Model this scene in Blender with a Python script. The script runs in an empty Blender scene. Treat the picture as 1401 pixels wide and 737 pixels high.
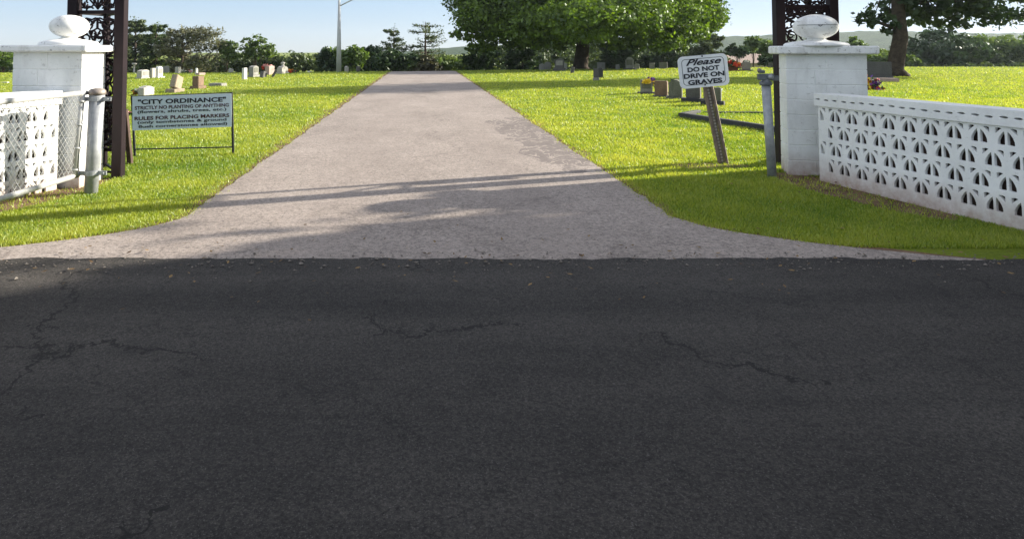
import bpy, bmesh, math, random
import numpy as np
from mathutils import Vector, Matrix, noise
R = math.radians
random.seed(7)
sc = bpy.context.scene
col = sc.collection

# ------------------------------------------------------------------ camera
W, HT, F = 1401.0, 737.0, 900.0          # photograph size, focal length in its pixels
EYE, PITCH, PX, HOR = 1.25, R(2.5), 600.0, 68.0
CY = HOR - F * math.tan(PITCH)
cam = bpy.data.cameras.new('camera')
camo = bpy.data.objects.new('camera', cam); col.objects.link(camo)
camo.location = (0, 0, EYE); camo.rotation_euler = (math.pi / 2 + PITCH, 0, 0)
cam.sensor_fit = 'HORIZONTAL'; cam.sensor_width = 36; cam.lens = F * 36 / W
cam.shift_x = (W / 2 - PX) / W; cam.shift_y = -(HT / 2 - CY) / W
cam.clip_start = .05; cam.clip_end = 5000
sc.camera = camo
FW = Vector((0, math.cos(PITCH), math.sin(PITCH))); UP = Vector((0, -math.sin(PITCH), math.cos(PITCH)))

def at(px, py, y):
    """place of a photographed point that stands y metres away"""
    d = Vector(((px - PX) / F, 0, 0)) + UP * (-(py - CY) / F) + FW
    return Vector((0, 0, EYE)) + d * (y / d.y)

def crest(x): return max(36.5, min(50, 40.0 + .33 * x))
def gz(x, y):
    """height of the ground"""
    c = crest(x) - 3
    if y <= c: return 0.0
    t = y - c
    if t < 8: return -.0072 * t * t
    z = -.0072 * 64 - .1152 * (t - 8)
    return max(z, -4.0)
def gnd(px, py):
    lo = at(px, py, 1.0); d = (lo - Vector((0, 0, EYE)))
    p = Vector((0, 0, EYE)) + d * (-EYE / d.z) if d.z < 0 else at(px, py, 45)
    if p.y > crest(p.x): p = at(px, py, crest(p.x)); p.z = gz(p.x, p.y)
    return p
def road_l(y): return -1.763 - .0246 * y
def road_r(y): return 1.855 - .0236 * y

# ------------------------------------------------------------------ materials
MATS = {}
def nmat(name):
    m = bpy.data.materials.new(name); m.use_nodes = True
    nt = m.node_tree; nt.nodes.clear()
    out = nt.nodes.new('ShaderNodeOutputMaterial')
    return m, nt, out
def N(nt, t, **kw):
    n = nt.nodes.new(t)
    for k, v in kw.items():
        if k in n.inputs: n.inputs[k].default_value = v
        else: setattr(n, k, v)
    return n
def ramp(nt, stops, src):
    r = nt.nodes.new('ShaderNodeValToRGB'); e = r.color_ramp.elements
    while len(e) < len(stops): e.new(.5)
    for i, (p, c) in enumerate(stops):
        e[i].position = p; e[i].color = (*c, 1) if len(c) == 3 else c
    nt.links.new(src, r.inputs[0]); return r.outputs[0]
def noi(nt, scale, detail=5, rough=.6, coord='Object', stretch=None, dist=0):
    tc = nt.nodes.new('ShaderNodeTexCoord'); src = tc.outputs[coord]
    if stretch:
        mp = nt.nodes.new('ShaderNodeMapping'); mp.inputs['Scale'].default_value = stretch
        nt.links.new(src, mp.inputs[0]); src = mp.outputs[0]
    n = N(nt, 'ShaderNodeTexNoise', Scale=scale, Detail=detail, Roughness=rough, Distortion=dist)
    nt.links.new(src, n.inputs['Vector']); return n.outputs['Fac']
def mixc(nt, fac, a, b, mode='MIX'):
    m = nt.nodes.new('ShaderNodeMix'); m.data_type = 'RGBA'; m.blend_type = mode
    for s, v in ((0, fac), (6, a), (7, b)):
        if isinstance(v, (int, float)): m.inputs[s].default_value = v
        elif isinstance(v, tuple): m.inputs[s].default_value = (*v, 1)
        else: nt.links.new(v, m.inputs[s])
    return m.outputs[2]
def math_(nt, op, a, b=None, c=None):
    m = nt.nodes.new('ShaderNodeMath'); m.operation = op
    for i, v in enumerate((a, b, c)):
        if v is None: continue
        if isinstance(v, (int, float)): m.inputs[i].default_value = v
        else: nt.links.new(v, m.inputs[i])
    return m.outputs[0]
def bsdf(nt, out, color, rough=.8, metal=0, spec=.3, bump=None, bstr=.3, bdist=.01):
    b = nt.nodes.new('ShaderNodeBsdfPrincipled')
    if isinstance(color, tuple): b.inputs['Base Color'].default_value = (*color, 1)
    else: nt.links.new(color, b.inputs['Base Color'])
    if isinstance(rough, (int, float)): b.inputs['Roughness'].default_value = rough
    else: nt.links.new(rough, b.inputs['Roughness'])
    b.inputs['Metallic'].default_value = metal; b.inputs['Specular IOR Level'].default_value = spec
    if bump is not None:
        bp = N(nt, 'ShaderNodeBump', Strength=bstr, Distance=bdist)
        nt.links.new(bump, bp.inputs['Height']); nt.links.new(bp.outputs[0], b.inputs['Normal'])
    nt.links.new(b.outputs[0], out.inputs['Surface']); return b

def mottled(name, c1, c2, scale=6, rough=.8, metal=0, spec=.3, bscale=80, bstr=.25, bdist=.004):
    if name in MATS: return MATS[name]
    m, nt, out = nmat(name)
    c = ramp(nt, [(.32, c1), (.68, c2)], noi(nt, scale, 6, .65))
    bsdf(nt, out, c, rough, metal, spec, noi(nt, bscale, 4), bstr, bdist)
    MATS[name] = m; return m

def granite(name, c, dirt=(.09, .085, .06), amt=.5):
    if name in MATS: return MATS[name]
    m, nt, out = nmat(name)
    sp = ramp(nt, [(.35, tuple(x * .62 for x in c)), (.5, c), (.68, tuple(min(1, x * 1.3) for x in c))], noi(nt, 55, 3, .8))
    st = ramp(nt, [(.42, (0, 0, 0)), (.72, (1, 1, 1))], noi(nt, 5, 6, .7, stretch=(1, 1, .45)))
    c3 = mixc(nt, math_(nt, 'MULTIPLY', st, amt), sp, dirt)
    bsdf(nt, out, c3, .75, 0, .35, noi(nt, 40, 5), .3, .01)
    MATS[name] = m; return m

def white_paint(name, grime=.5, tone=(.80, .80, .77)):
    m, nt, out = nmat(name)
    tc = nt.nodes.new('ShaderNodeTexCoord'); sx = nt.nodes.new('ShaderNodeSeparateXYZ')
    nt.links.new(tc.outputs['Object'], sx.inputs[0])
    base = ramp(nt, [(.3, tuple(x * .88 for x in tone)), (.6, tone)], noi(nt, 3.5, 6, .7))
    streak = ramp(nt, [(.52, (0, 0, 0)), (.70, (1, 1, 1))], noi(nt, 7, 6, .75, stretch=(1, 1, .3)))
    c = mixc(nt, math_(nt, 'MULTIPLY', streak, .42 * grime), base, (.33, .31, .27))
    spot = ramp(nt, [(.60, (0, 0, 0)), (.655, (1, 1, 1))], noi(nt, 18, 5, .7, stretch=(1, 1, 1.8)))
    c = mixc(nt, math_(nt, 'MULTIPLY', spot, .6 * grime), c, (.2, .18, .16))
    # soil splashed up from the ground: strongest in the lowest 20 cm
    h = math_(nt, 'SUBTRACT', .26, sx.outputs['Z'])
    h = math_(nt, 'MULTIPLY', h, 3.6)
    h = math_(nt, 'MULTIPLY', math_(nt, 'MAXIMUM', h, 0), noi(nt, 9, 5, .7)); 
    h = math_(nt, 'MINIMUM', math_(nt, 'MULTIPLY', h, 1.5), .8)
    c = mixc(nt, h, c, (.30, .17, .11))
    bsdf(nt, out, c, .7, 0, .25, noi(nt, 38, 6, .7), .35, .006)
    MATS[name] = m; return m

def leaf_mat(name, c1, c2, trans=.4, tr_tint=(1.3, 1.35, .6)):
    m, nt, out = nmat(name)
    a = nt.nodes.new('ShaderNodeAttribute'); a.attribute_name = 'tint'
    c = ramp(nt, [(0, c1), (1, c2)] if name != 'grass_blades' else [(0, (.10, .21, .02)), (.3, c1), (.85, c2), (1, (.46, .45, .10))], a.outputs['Fac'])
    d = nt.nodes.new('ShaderNodeBsdfDiffuse'); t = nt.nodes.new('ShaderNodeBsdfTranslucent')
    g = N(nt, 'ShaderNodeBsdfGlossy', Roughness=.45); g.inputs[0].default_value = (.9, .95, .9, 1)
    nt.links.new(c, d.inputs[0])
    nt.links.new(mixc(nt, 1.0, c, tr_tint, 'MULTIPLY'), t.inputs[0])
    x = N(nt, 'ShaderNodeMixShader', Fac=trans); nt.links.new(d.outputs[0], x.inputs[1]); nt.links.new(t.outputs[0], x.inputs[2])
    y = N(nt, 'ShaderNodeMixShader', Fac=.04); nt.links.new(x.outputs[0], y.inputs[1]); nt.links.new(g.outputs[0], y.inputs[2])
    nt.links.new(y.outputs[0], out.inputs['Surface'])
    MATS[name] = m; return m

WHITE = white_paint('white_masonry_paint', .5, (.87, .87, .85))
WALLW = white_paint('white_block_paint', .3, (.88, .88, .86))
FINW = white_paint('white_concrete_paint', 1.1, (.86, .855, .83))
IRON = mottled('oxblood_iron_paint', (.009, .0045, .006), (.015, .007, .010), 9, .55, 0, .2, 60, .15)
GALV = mottled('galvanised_steel', (.25, .265, .285), (.42, .43, .44), 14, .5, .3, .5, 50, .1)
RUSTY = mottled('rusty_steel', (.22, .17, .14), (.38, .35, .32), 20, .6, .4)
RAIL = mottled('pale_galvanised_pipe', (.36, .36, .35), (.5, .5, .48), 12, .5, .25)
BLACKM = mottled('black_painted_metal', (.012, .013, .013), (.03, .03, .032), 12, .45, 0, .5)
BARK = mottled('bark', (.035, .026, .02), (.09, .07, .055), 5, .95, 0, .1, 14, .9, .06)
PALEBARK = mottled('weathered_bark', (.10, .08, .06), (.2, .17, .14), 6, .95, 0, .1, 20, .8, .05)
WOODP = mottled('brown_stake_paint', (.05, .03, .025), (.1, .065, .05), 15, .7)
POSTG = mottled('brown_grey_sign_post', (.15, .115, .095), (.27, .215, .18), 18, .6, .3)
SIGNW = mottled('white_reflective_sheet', (.78, .80, .82), (.86, .87, .88), 7, .4, 0, .4, 60, .02)
SIGNB = mottled('pale_grey_blue_sheet', (.60, .72, .80), (.68, .78, .85), 5, .45, 0, .35, 60, .03)
INK = mottled('black_ink', (.012, .014, .02), (.02, .022, .03), 9, .5)
INKR = mottled('dark_red_ink', (.055, .013, .018), (.075, .018, .024), 9, .5)
FINCAP = WHITE
LEAF_MAPLE = leaf_mat('maple_leaves', (.015, .038, .006), (.18, .28, .018), .38)
LEAF_DARK = leaf_mat('dark_leaves', (.018, .038, .013), (.045, .082, .022), .25, (1.15, 1.2, .7))
LEAF_MID = leaf_mat('mid_green_leaves', (.055, .10, .026), (.15, .205, .05), .35)
LEAF_LIME = leaf_mat('light_green_leaves', (.06, .115, .016), (.13, .19, .03), .42)
NEEDLE = leaf_mat('pine_needles', (.05, .08, .038), (.145, .175, .072), .22, (1.2, 1.2, .7))
CEDAR = leaf_mat('pale_cedar_needles', (.11, .115, .07), (.22, .215, .13), .25, (1.15, 1.15, .8))
GRASSM = leaf_mat('grass_blades', (.225, .31, .032), (.45, .49, .08), .5, (1.2, 1.15, .5))

def lawn_mat():
    m, nt, out = nmat('lawn_soil_and_turf')
    c = ramp(nt, [(.25, (.10, .16, .018)), (.5, (.19, .235, .028)), (.75, (.29, .29, .05))], noi(nt, .6, 8, .7))
    f = noi(nt, 35, 6, .75)
    c = mixc(nt, .55, c, ramp(nt, [(.3, (.35, .4, .3)), (.7, (1.25, 1.2, 1.0))], f), 'MULTIPLY')
    bsdf(nt, out, c, .95, 0, .1, f, .8, .03); return m
def crack_lines(nt, scale, width):
    tc = nt.nodes.new('ShaderNodeTexCoord'); n = N(nt, 'ShaderNodeTexNoise', Scale=2.2, Detail=6, Roughness=.7); nt.links.new(tc.outputs['Object'], n.inputs['Vector'])
    a = nt.nodes.new('ShaderNodeVectorMath'); a.operation = 'SCALE'; a.inputs['Scale'].default_value = .7; nt.links.new(n.outputs['Color'], a.inputs[0])
    b = nt.nodes.new('ShaderNodeVectorMath'); b.operation = 'ADD'; nt.links.new(tc.outputs['Object'], b.inputs[0]); nt.links.new(a.outputs[0], b.inputs[1])
    v = nt.nodes.new('ShaderNodeTexVoronoi'); v.feature = 'DISTANCE_TO_EDGE'; v.inputs['Scale'].default_value = scale; nt.links.new(b.outputs[0], v.inputs['Vector'])
    g = math_(nt, 'LESS_THAN', v.outputs['Distance'], width)
    return math_(nt, 'MULTIPLY', g, math_(nt, 'GREATER_THAN', noi(nt, .8, 3, .6), .47))
def road_mat():
    m, nt, out = nmat('weathered_asphalt')
    tc = nt.nodes.new('ShaderNodeTexCoord'); s = nt.nodes.new('ShaderNodeSeparateXYZ'); nt.links.new(tc.outputs['Object'], s.inputs[0])
    base = ramp(nt, [(.25, (.235, .2, .178)), (.5, (.32, .275, .245)), (.75, (.395, .34, .305))], noi(nt, 1.0, 7, .7, stretch=(1, .45, 1)))
    grain = ramp(nt, [(.36, (.32, .30, .29)), (.5, (1, 1, 1)), (.66, (1.5, 1.45, 1.4))], noi(nt, 48, 4, .9))
    c = mixc(nt, .85, base, grain, 'MULTIPLY')
    mott = ramp(nt, [(.3, (.80, .79, .78)), (.55, (1, 1, 1)), (.75, (1.1, 1.08, 1.06))], noi(nt, 14, 5, .75)); c = mixc(nt, .9, c, mott, 'MULTIPLY')
    # cross-ways darker smudges
    sm = ramp(nt, [(.5, (0, 0, 0)), (.75, (1, 1, 1))], noi(nt, 1.6, 6, .7, stretch=(.5, 1.6, 1)))
    c = mixc(nt, math_(nt, 'MULTIPLY', sm, .35), c, (.2, .17, .155))
    # sealant poured and spread in loops by the right edge, 7 m to 13 m out
    e = math_(nt, 'ADD', math_(nt, 'MULTIPLY', s.outputs['Y'], .0236), s.outputs['X'])      # 1.855 at the right edge
    m1 = math_(nt, 'MULTIPLY', math_(nt, 'SUBTRACT', e, 1.0), 1.5)
    m1 = math_(nt, 'MINIMUM', math_(nt, 'MAXIMUM', m1, 0), 1)
    yb = math_(nt, 'SUBTRACT', 1, math_(nt, 'MULTIPLY', math_(nt, 'ABSOLUTE', math_(nt, 'SUBTRACT', s.outputs['Y'], 9.6)), .33))
    yb = math_(nt, 'MINIMUM', math_(nt, 'MAXIMUM', math_(nt, 'MULTIPLY', yb, 2.2), 0), 1)
    body = noi(nt, 1.5, 4, .6, stretch=(1.3, .6, 1), dist=1.2)
    veins = math_(nt, 'ABSOLUTE', math_(nt, 'SUBTRACT', noi(nt, 2.6, 2, .5, stretch=(1.2, .7, 1), dist=1.8), .5))
    tar = math_(nt, 'GREATER_THAN', math_(nt, 'ADD', body, math_(nt, 'MULTIPLY', math_(nt, 'MULTIPLY', m1, yb), .42)), .63)
    tar = math_(nt, 'MULTIPLY', tar, math_(nt, 'GREATER_THAN', veins, .028))
    tar = math_(nt, 'MULTIPLY', tar, math_(nt, 'GREATER_THAN', math_(nt, 'MULTIPLY', m1, yb), .04))
    c = mixc(nt, math_(nt, 'MULTIPLY', tar, .62), c, (.13, .11, .105))
    # two worn wheel tracks and a few cracks
    for cx in (-.72, .85):
        d_ = math_(nt, 'ABSOLUTE', math_(nt, 'SUBTRACT', e, cx)); tr_ = math_(nt, 'MAXIMUM', math_(nt, 'SUBTRACT', 1, math_(nt, 'MULTIPLY', d_, 2.6)), 0)
        c = mixc(nt, math_(nt, 'MULTIPLY', math_(nt, 'MULTIPLY', tr_, noi(nt, 1.1, 4, .6, stretch=(1, .3, 1))), .45), c, (.30, .25, .22))
    c = mixc(nt, math_(nt, 'MULTIPLY', crack_lines(nt, .6, .008), .35), c, (.12, .10, .09))
    bsdf(nt, out, c, .9, 0, .2, noi(nt, 120, 4, .8), .45, .008); return m
def street_mat():
    m, nt, out = nmat('dark_street_asphalt')
    c = ramp(nt, [(.3, (.032, .029, .027)), (.7, (.058, .053, .049))], noi(nt, .9, 8, .72))
    c = mixc(nt, .9, c, ramp(nt, [(.36, (.35, .34, .33)), (.5, (1, 1, 1)), (.66, (2.0, 1.95, 1.85))], noi(nt, 85, 4, .9)), 'MULTIPLY')
    band = ramp(nt, [(.35, (.62, .62, .62)), (.65, (1.45, 1.42, 1.38))], noi(nt, 1.0, 5, .65, stretch=(.12, 1.3, 1))); c = mixc(nt, .9, c, band, 'MULTIPLY')
    pale = ramp(nt, [(.60, (0, 0, 0)), (.66, (1, 1, 1))], noi(nt, 150, 2, .9)); c = mixc(nt, math_(nt, 'MULTIPLY', pale, .5), c, (.2, .185, .17))
    oil = ramp(nt, [(.62, (0, 0, 0)), (.72, (1, 1, 1))], noi(nt, 1.3, 5, .65)); c = mixc(nt, math_(nt, 'MULTIPLY', oil, .6), c, (.022, .021, .021))
    c = mixc(nt, math_(nt, 'MULTIPLY', crack_lines(nt, .55, .006), .85), c, (.014, .013, .012))
    c = mixc(nt, math_(nt, 'MULTIPLY', crack_lines(nt, 1.7, .008), .6), c, (.016, .015, .014))
    bsdf(nt, out, c, .9, 0, .25, noi(nt, 85, 5, .9), .8, .012); return m
LAWN, ROAD, STREET = lawn_mat(), road_mat(), street_mat()
DIRT = mottled('red_brown_soil', (.10, .06, .035), (.24, .16, .10), 5, .95, 0, .1, 40, .8, .02)

# ------------------------------------------------------------------ object helpers
ORG = {}
def tag(o, label=None, cat=None, group=None, kind=None):
    if label: o['label'] = label
    if cat: o['category'] = cat
    if group: o['group'] = group
    if kind: o['kind'] = kind
    return o
def thing(name, loc, label, cat, group=None):
    o = bpy.data.objects.new(name, None); o.empty_display_size = .1
    o.location = loc; col.objects.link(o); ORG[o] = Vector(loc)
    return tag(o, label, cat, group)
def link(name, me, mat, parent=None, smooth=False):
    """links a mesh written in world coordinates as ONE object (a child keeps its place)"""
    if isinstance(me, MB): me = me.mesh(name)
    o = bpy.data.objects.new(name, me)
    if parent is not None:
        me.transform(Matrix.Translation(-ORG[parent])); o.parent = parent; ORG[o] = ORG[parent]
    col.objects.link(o)
    if mat: me.materials.append(mat)
    if smooth: me.polygons.foreach_set('use_smooth', [True] * len(me.polygons))
    return o
def solo(name, me, mat, loc, label, cat, group=None, smooth=False, kind=None):
    if isinstance(me, MB): me = me.mesh(name)
    me.transform(Matrix.Translation(-Vector(loc)))
    o = link(name, me, mat, None, smooth); o.location = loc; ORG[o] = Vector(loc)
    return tag(o, label, cat, group, kind)

class MB:
    """gathers boxes, tubes and lathes into one mesh"""
    def __init__(s): s.v = []; s.f = []
    def add(s, vs, fs):
        n = len(s.v); s.v += [tuple(p) for p in vs]; s.f += [tuple(i + n for i in q) for q in fs]; return s
    def mesh(s, name):
        me = bpy.data.meshes.new(name); me.from_pydata(s.v, [], s.f); me.update()
        bm = bmesh.new(); bm.from_mesh(me); bmesh.ops.recalc_face_normals(bm, faces=bm.faces); bm.to_mesh(me); bm.free()
        return me
    def box(s, size, M, ch=0):
        """box of size (x,y,z) centred on M; ch = chamfer"""
        bm = bmesh.new(); bmesh.ops.create_cube(bm, size=1)
        bmesh.ops.scale(bm, vec=size, verts=bm.verts)
        if ch: bmesh.ops.bevel(bm, geom=bm.edges[:], offset=ch, segments=2 if ch > .012 else 1, affect='EDGES', profile=.6)
        bm.transform(M); bm.verts.index_update()
        s.add([v.co for v in bm.verts], [[v.index for v in f.verts] for f in bm.faces]); bm.free(); return s
    def tube(s, pts, rad, n=8, cap=True):
        pts = [Vector(p) for p in pts]
        rs = rad if isinstance(rad, (list, tuple)) else [rad] * len(pts)
        base = len(s.v); prev = None
        for i, p in enumerate(pts):
            t = (pts[min(i + 1, len(pts) - 1)] - pts[max(i - 1, 0)]).normalized()
            if prev is None: a = t.orthogonal().normalized()
            else: a = (prev - t * prev.dot(t)); a = a.normalized() if a.length > 1e-6 else t.orthogonal().normalized()
            prev = a; b = t.cross(a)
            for k in range(n):
                th = 2 * math.pi * k / n
                s.v.append(tuple(p + (a * math.cos(th) + b * math.sin(th)) * rs[i]))
        for i in range(len(pts) - 1):
            for k in range(n):
                q = base + i * n; k2 = (k + 1) % n
                s.f.append((q + k, q + k2, q + n + k2, q + n + k))
        if cap:
            s.f.append(tuple(base + k for k in range(n))[::-1]); s.f.append(tuple(base + (len(pts) - 1) * n + k for k in range(n)))
        return s
    def lathe(s, prof, M, n=32):
        base = len(s.v)
        for r, z in prof:
            for k in range(n):
                th = 2 * math.pi * k / n
                s.v.append(tuple(M @ Vector((r * math.cos(th), r * math.sin(th), z))))
        for i in range(len(prof) - 1):
            for k in range(n):
                q = base + i * n; k2 = (k + 1) % n
                s.f.append((q + k, q + k2, q + n + k2, q + n + k))
        s.f.append(tuple(base + k for k in range(n))[::-1]); s.f.append(tuple(base + (len(prof) - 1) * n + k for k in range(n)))
        return s
    def prism(s, prof, t, M, ch=0):
        """outline (x,z) given thickness t along y"""
        bm = bmesh.new()
        vs = [bm.verts.new((x, -t / 2, z)) for x, z in prof]; f = bm.faces.new(vs)
        r = bmesh.ops.extrude_face_region(bm, geom=[f]); bmesh.ops.translate(bm, vec=(0, t, 0), verts=[g for g in r['geom'] if isinstance(g, bmesh.types.BMVert)])
        bmesh.ops.recalc_face_normals(bm, faces=bm.faces)
        if ch:
            es = [e for e in bm.edges if e.is_manifold and e.calc_face_angle() > R(50)]
            bmesh.ops.bevel(bm, geom=es, offset=ch, segments=2, affect='EDGES', clamp_overlap=True)
        bm.transform(M); bm.verts.index_update()
        s.add([v.co for v in bm.verts], [[v.index for v in f.verts] for f in bm.faces]); bm.free(); return s

def MX(o, yaw=0, pitch=0, roll=0):
    return Matrix.Translation(o) @ Matrix.Rotation(yaw, 4, 'Z') @ Matrix.Rotation(roll, 4, 'Y') @ Matrix.Rotation(pitch, 4, 'X')
def beam(mb, a, b, w, t, ch=0, side=None):
    """square bar from a to b: w across, t deep"""
    a, b = Vector(a), Vector(b); z = (b - a).normalized()
    x = (side or Vector((1, 0, 0))); x = (x - z * x.dot(z)).normalized(); y = z.cross(x)
    M = Matrix((x, y, z)).transposed().to_4x4(); M.translation = (a + b) / 2
    mb.box((w, t, (b - a).length), M, ch)

def curve_mesh(splines, extrude, bevel=0):
    """flat outline with holes, thickened"""
    cu = bpy.data.curves.new('outline', 'CURVE'); cu.dimensions = '2D'; cu.fill_mode = 'BOTH'; cu.extrude = extrude; cu.bevel_depth = bevel
    for pts in splines:
        sp = cu.splines.new('POLY'); sp.points.add(len(pts) - 1); sp.use_cyclic_u = True
        for q, (x, y) in zip(sp.points, pts): q.co = (x, y, 0, 1)
    o = bpy.data.objects.new('outline', cu); me = bpy.data.meshes.new_from_object(o)
    bpy.data.objects.remove(o); bpy.data.curves.remove(cu); return me
def text_mesh(txt, w, h, shear=0, bold=0.0, space=1.0):
    """lettering fitted to w by h (h = its inked height), centred"""
    cu = bpy.data.curves.new('letters', 'FONT'); cu.body = txt; cu.size = 1; cu.shear = shear; cu.offset = bold; cu.extrude = .0; cu.space_character = space
    cu.resolution_u = 4
    o = bpy.data.objects.new('letters', cu); me = bpy.data.meshes.new_from_object(o)
    bpy.data.objects.remove(o); bpy.data.curves.remove(cu)
    n = len(me.vertices); a = np.empty(n * 3); me.vertices.foreach_get('co', a); a = a.reshape(n, 3)
    lo, hi = a.min(0), a.max(0)
    a[:, 0] = (a[:, 0] - (lo[0] + hi[0]) / 2) * w / (hi[0] - lo[0])
    a[:, 1] = (a[:, 1] - (lo[1] + hi[1]) / 2) * h / (hi[1] - lo[1])
    me.vertices.foreach_set('co', a.ravel()); me.update(); return me
def joined(parts):
    """[(mesh, matrix)] -> one MB"""
    mb = MB()
    for me, M in parts:
        mb.add([M @ v.co for v in me.vertices], [tuple(p.vertices) for p in me.polygons]); bpy.data.meshes.remove(me)
    return mb

def np_mesh(name, V, k, tint=None):
    """V: (n*k,3) vertices, faces of k consecutive vertices"""
    n = len(V) // k
    me = bpy.data.meshes.new(name); me.vertices.add(n * k); me.vertices.foreach_set('co', V.astype(np.float32).ravel())
    me.loops.add(n * k); me.loops.foreach_set('vertex_index', np.arange(n * k, dtype=np.int32))
    me.polygons.add(n); me.polygons.foreach_set('loop_start', np.arange(0, n * k, k, dtype=np.int32))
    me.update(calc_edges=True)
    if tint is not None:
        at_ = me.attributes.new('tint', 'FLOAT', 'FACE'); at_.data.foreach_set('value', tint.astype(np.float32))
    return me

def leaves(rng, C, size, flat=0.0, tint=None, aspect=.6, out=None):
    """leaf-shaped quads at centres C"""
    n = len(C)
    nrm = rng.normal(size=(n, 3)); nrm[:, 2] += flat * 2
    if out is not None: nrm += out * .9
    nrm /= np.linalg.norm(nrm, axis=1)[:, None] + 1e-9
    a = np.cross(nrm, rng.normal(size=(n, 3))); a /= np.linalg.norm(a, axis=1)[:, None] + 1e-9
    b = np.cross(nrm, a)
    s = size * rng.uniform(.45, 1.7, n)[:, None]
    V = np.stack([C - a * s, C + b * s * aspect - a * s * .1, C + a * s, C - b * s * aspect - a * s * .1], 1).reshape(-1, 3)
    return V
def crown_mesh(name, rng, blobs, n, size, clump=.28, gap=.2, flat=.3):
    """blobs (x,y,z,rx,ry,rz): leaf clumps spread through and mostly near the outside of each blob"""
    B = np.array(blobs, float); w = (B[:, 3] * B[:, 5]); w = w / w.sum()
    Vs, T = [], []
    per = 26
    for (x, y, z, rx, ry, rz), wi in zip(B, w):
        nc = max(3, int(n * wi / per))
        u = rng.normal(size=(nc, 3)); u /= np.linalg.norm(u, axis=1)[:, None]
        rad = rng.uniform(.35, 1, nc) ** .5 * (1 + rng.normal(0, .06, nc))
        c = np.array([x, y, z]) + u * rad[:, None] * np.array([rx, ry, rz])
        keep = rng.uniform(size=nc) > gap; c = c[keep]; u = u[keep]; nc = len(c)
        cl = clump * rng.uniform(.6, 1.5, nc) * min(rx, rz)
        P = np.repeat(c, per, 0) + rng.normal(size=(nc * per, 3)) * np.repeat(cl, per)[:, None] * np.array([1, 1, .6])
        Vs.append(leaves(rng, P, size, flat, out=np.repeat(u, per, 0)))
        T.append(np.clip(np.repeat(rng.uniform(0, 1, nc), per) * .6 + rng.uniform(0, .4, nc * per), 0, 1))
    return np_mesh(name, np.concatenate(Vs), 4, np.concatenate(T))

def limbs(mb, base, top, r0, targets, rng):
    """tapered trunk with limbs running out to the targets"""
    base, top = Vector(base), Vector(top)
    pts = [base.lerp(top, t) + Vector((rng.normal() * r0 * .25, rng.normal() * r0 * .25, 0)) * (t > 0) for t in (0, .06, .25, .5, .75, 1)]
    mb.tube(pts, [r0 * 1.45, r0 * 1.05, r0 * .92, r0 * .72, r0 * .45, r0 * .15], 10)
    for tg in targets:
        tg = Vector(tg); h = rng.uniform(.3, .75); s = base.lerp(top, h); m = s.lerp(tg, .5) + Vector((0, 0, (tg - s).length * .08))
        mb.tube([s, m, tg], [r0 * .42 * (1.1 - h), r0 * .24 * (1.1 - h), r0 * .05], 6)

def broadleaf(name, label, loc, blobs, n, size, mat, r0, height, seed, clump=.28, gap=.2, group=None, cat='tree', bark=None):
    rng = np.random.default_rng(seed)
    t = thing(name, loc, label, cat, group)
    mb = MB(); b = Vector(loc)
    limbs(mb, b - Vector((0, 0, .1)), b + Vector((0, 0, height)), r0, [(q[0], q[1], q[2]) for q in blobs], rng)
    link('trunk', mb, bark or BARK, t, True)
    link('crown', crown_mesh('crown', rng, blobs, n, size, clump, gap), mat, t)
    return t
def ball_blobs(rng, c, rx, rz, k, ry=None, small=.5):
    ry = ry or rx; out = [(c[0], c[1], c[2], rx * .62, ry * .62, rz * .62)]
    for _ in range(k):
        u = rng.normal(size=3); u /= np.linalg.norm(u); s = small * rng.uniform(.6, 1.1)
        out.append((c[0] + u[0] * rx * (1 - s * .55), c[1] + u[1] * ry * (1 - s * .55), c[2] + u[2] * rz * (1 - s * .55), rx * s, ry * s, rz * s))
    return out

def pine(label, px, y, py_top, half, seed, layers=9, low=.18, droop=.0, mat=None, sweep=0, dens=1.0, name='pine_tree', group=None, size=.1, up=.15, zb=None):
    """conifer: straight trunk, whorls of boughs carrying needle sprays"""
    rng = np.random.default_rng(seed)
    top = at(px, py_top, y); b = Vector((top.x, y, gz(top.x, y) if zb is None else zb)); h = top.z - b.z; w = half / F * y
    t = thing(name, b, label, 'tree', group)
    tr, C, O = MB(), [], []
    tr.tube([b - Vector((0, 0, .1)), b + Vector((0, 0, h * .5)), top], [h * .030, h * .02, h * .004], 8)
    for i in range(layers):
        f = low + (1 - low) * (i + rng.uniform(-.3, .3)) / layers
        f = min(max(f, .08), .97)
        prof = math.sin(math.pi * min(1, (1 - f) * .95 + .12)) ** .8 if f > .45 else .75 + .25 * rng.uniform()
        for k in range(rng.integers(5, 8)):
            a = rng.uniform(0, 2 * math.pi); L = w * prof * rng.uniform(.55, 1.1)
            if sweep: L *= 1 + sweep * max(0, math.cos(a))
            dr = Vector((math.cos(a), math.sin(a), 0)); s = b + Vector((0, 0, h * f))
            e = s + dr * L + Vector((0, 0, L * (up - droop) + rng.normal() * .05 * L)); m = s.lerp(e, .5) + Vector((0, 0, -.05 * L))
            tr.tube([s, m, e], [h * .008, h * .005, h * .002], 5)
            nn = int(110 * dens * max(.4, L / 1.2))
            for q in range(nn):
                u = rng.uniform(.3, 1.06); p = s.lerp(m, u * 2) if u < .5 else m.lerp(e, u * 2 - 1)
                C.append(p + Vector(rng.normal(size=3)) * L * .085 * (1.2 - .4 * u) * .9)
    for q in range(int(50 * dens)): C.append(top + Vector(rng.normal(size=3)) * h * .03 - Vector((0, 0, rng.uniform(0, h * .12))))
    C = np.array(C); V = leaves(rng, C, size, .8, aspect=.4)
    tint = np.clip(rng.uniform(0, 1, len(C)), 0, 1)
    link('trunk', tr, BARK, t, True); link('crown', np_mesh('crown', V, 4, tint), mat or NEEDLE, t)
    return t

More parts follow.
